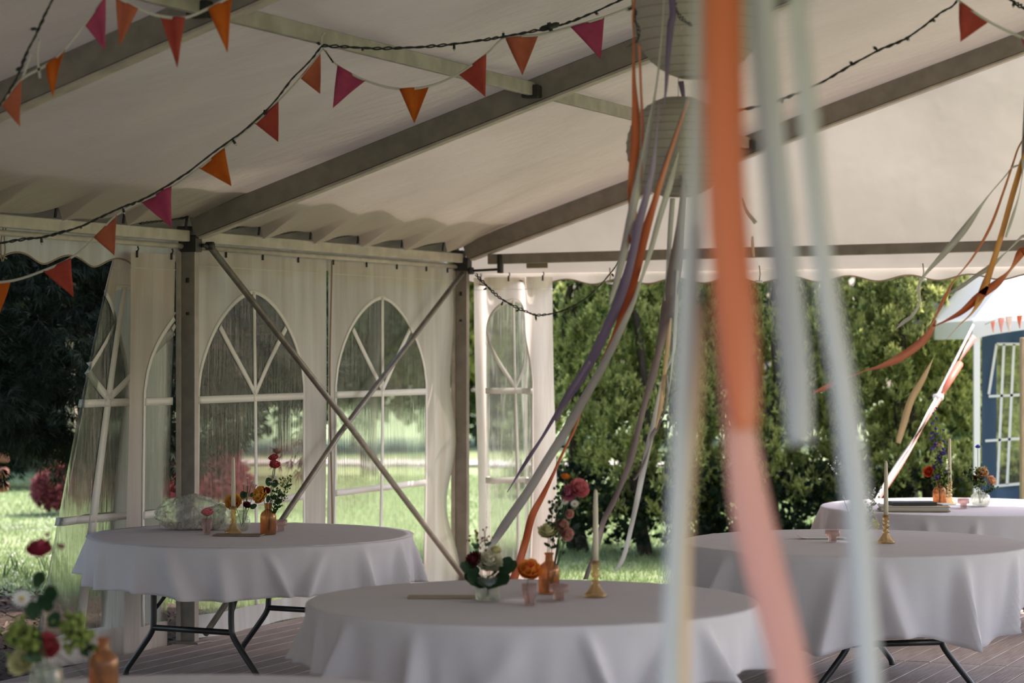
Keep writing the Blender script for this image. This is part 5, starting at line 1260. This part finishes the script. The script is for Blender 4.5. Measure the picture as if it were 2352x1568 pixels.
# gazebo at the right
GD = 19.8
gp = V3((P(2243, 1145, GD).x, GD, GR)); t = thing('gazebo', 'pop-up gazebo with white roof, white pole and navy windowed wall', 'gazebo', gp)
top = P(2243, 742, GD).z
MB().box((gp.x, GD, (GR+top)/2), (.05, .05, top-GR), bevel=.004).build('pole', 'gz_pole', t, smooth=False)
MB().box((gp.x+3.0, GD, (GR+top)/2), (.05, .05, top-GR), bevel=.004).build('pole', 'gz_pole', t, smooth=False)
MB().box((gp.x, GD+3, (GR+top)/2), (.05, .05, top-GR), bevel=.004).build('pole', 'gz_pole', t, smooth=False)
MB().box((gp.x+3, GD+3, (GR+top)/2), (.05, .05, top-GR), bevel=.004).build('pole', 'gz_pole', t, smooth=False)
apex = V3((gp.x+1.5, GD+1.5, top+1.05)); rf = MB()
cor = [V3((gp.x-.04, GD-.04, top+.02)), V3((gp.x+3.04, GD-.04, top+.02)), V3((gp.x+3.04, GD+3.04, top+.02)), V3((gp.x-.04, GD+3.04, top+.02))]
for i in range(4):
    a, c = cor[i], cor[(i+1) % 4]
    def ff(u, v, a=a, c=c):
        q = a+(c-a)*u; p = q+(apex-q)*v; p.z += .22*math.sin(math.pi*min(1, v*1.0))*.9*(1) * (1 if v < .99 else 0); return p
    rf.grid(ff, 10, 10)
rf.build('canopy', 'gz_white', t)
vl = MB()
for i in range(4):
    a, c = cor[i], cor[(i+1) % 4]
    def vf(u, v, a=a, c=c):
        q = a+(c-a)*u; arch_ = .17*math.sin(math.pi*u)**.8 if i == 0 else 0
        return q+V3((0, 0, .02+arch_*.0-.17*v*(1-.0*u)+arch_*v*.9))
    vl.grid(vf, 20, 2)
vl.build('canopy_valance', 'gz_white', t)
# navy wall on the back/left side seen through the opening, with window panes
wx0 = P(2262, 800, GD+.3).x
nb = MB(); zt, zb = top+.02, GR+.02
x0, x1 = P(2256, 800, 20.2).x, P(2256, 800, 20.2).x+1.9
def Wp(px, py): return P(px, py, 20.2)
wz1, wz0 = Wp(0, 790).z, Wp(0, 1115).z; wxa, wxb = Wp(2288, 0).x, Wp(2349, 0).x
def navy(xa, xb, za, zb_): nb.grid(lambda u, v: V3((xa+(xb-xa)*u, 20.2+.015*math.sin((xa+(xb-xa)*u)*26), za+(zb_-za)*v)), 10, 4)
navy(x0, wxa, zb, zt); navy(wxb, x1, zb, zt); navy(wxa, wxb, zb, wz0); navy(wxa, wxb, wz1, zt)
nb.build('navy_wall', 'gz_blue', t)
MB().grid(lambda u, v: V3((wxa+(wxb-wxa)*u, 20.2+.006*math.sin(u*9), wz0+(wz1-wz0)*v)), 8, 8).build('window_film', 'pvc', t)
wb = MB()
for (a, c) in (((2288, 790), (2349, 790)), ((2270, 910), (2349, 906)), ((2262, 1012), (2349, 1006)), ((2282, 1116), (2344, 1110)), ((2288, 790), (2270, 905)), ((2349, 790), (2345, 1112)), ((2305, 790), (2290, 1112)), ((2328, 790), (2312, 1112))):
    MB().beam(Wp(*a)-V3((0, .02, 0)), Wp(*c)-V3((0, .02, 0)), .006, .022, up=V3((0, 1, 0)).cross((Wp(*c)-Wp(*a)).normalized())).build('window_bar', 'gz_white', t, smooth=False)
# wooden post beside the gazebo
pp = P(2352, 1140, 18.6); o = MB().box((pp.x+.02, 18.6, (GR+P(0, 655, 18.6).z)/2-.2), (.09, .09, P(0, 655, 18.6).z-GR-.4), bevel=.006).build('timber_post', 'postwood', None, smooth=False, origin=(pp.x, 18.6, GR)); tag(o, 'pale square timber post at the right edge before the gazebo', 'post')
# small pastel bunting under the gazebo edge
t = thing('small_bunting', 'small pastel bunting hanging under the white gazebo roof', 'bunting', P(2310, 735, 19.6))
MB().tube([P(2262, 745, 19.6), P(2300, 728, 19.6), P(2360, 722, 19.6)], .004, 4).build('cord', 'tape', t)
for (x, y, w_, h, m) in ((2281, 738, 10, 26, 'rib_coral'), (2300, 730, 16, 34, 'rib_pink'), (2318, 727, 18, 36, 'rib_blushw'), (2342, 724, 14, 30, 'rib_orange')):
    b = MB(); b.grid(lambda u, v: P(x-w_/2+w_*u+(w_/2-w_*u)*v*.9, y+h*v, 19.6)+V3((0, .01*math.sin(v*4), 0)), 3, 5); b.build('pennant', m, t, solid=.002)
# tensioning strap
GA, GB = P(2242, 745, 19.5), P(2000, 1172, 17.6)
t = thing('guy_strap', 'pink and white twisted ribbon strap running down left from the gazebo corner', 'strap', GB)
def strip3(a, c, wd, m, nm, tw):
    n = 60; vs = []
    d = (c-a).normalized(); s = d.cross(V3((0, 1, 0))).normalized(); v = V3((0, 1, 0))
    for i in range(n+1):
        q = i/n; an = tw*q; p = a+(c-a)*q; h = (s*math.cos(an)+v*math.sin(an))*wd/2; vs += [p-h, p+h]
    MB().add(vs, [(2*i, 2*i+2, 2*i+3, 2*i+1) for i in range(n)]).build(nm, m, t, solid=.001)
mid = P(2155, 912, 18.8)
strip3(P(2238, 772, 19.5), mid, .05, 'rib_pink', 'strap', 3); strip3(P(2236, 745, 19.5), P(2140, 935, 18.7), .02, 'rib_white', 'strap', 0)
strip3(mid, GB, .042, 'rib_white', 'strap', 4); strip3(mid+V3((.02, -.01, 0)), GB+V3((.02, -.01, 0)), .03, 'rib_pink', 'strap', 5)
MB().box(mid, (.07, .03, .05), bevel=.006).tube([mid-V3((.04, 0, .0)), mid+V3((.04, 0, 0))], .02, 8).build('buckle', 'gz_pole', t)
MB().tube([P(2205, 835, 19.1), P(2157, 912, 18.85)], .028, 8).build('strap_sleeve', 'rib_coral', t)
MB().tube([GB, V3((GB.x-.25, GB.y-.5, GR-.05))], .008, 5).build('guy_line', 'tape', t)
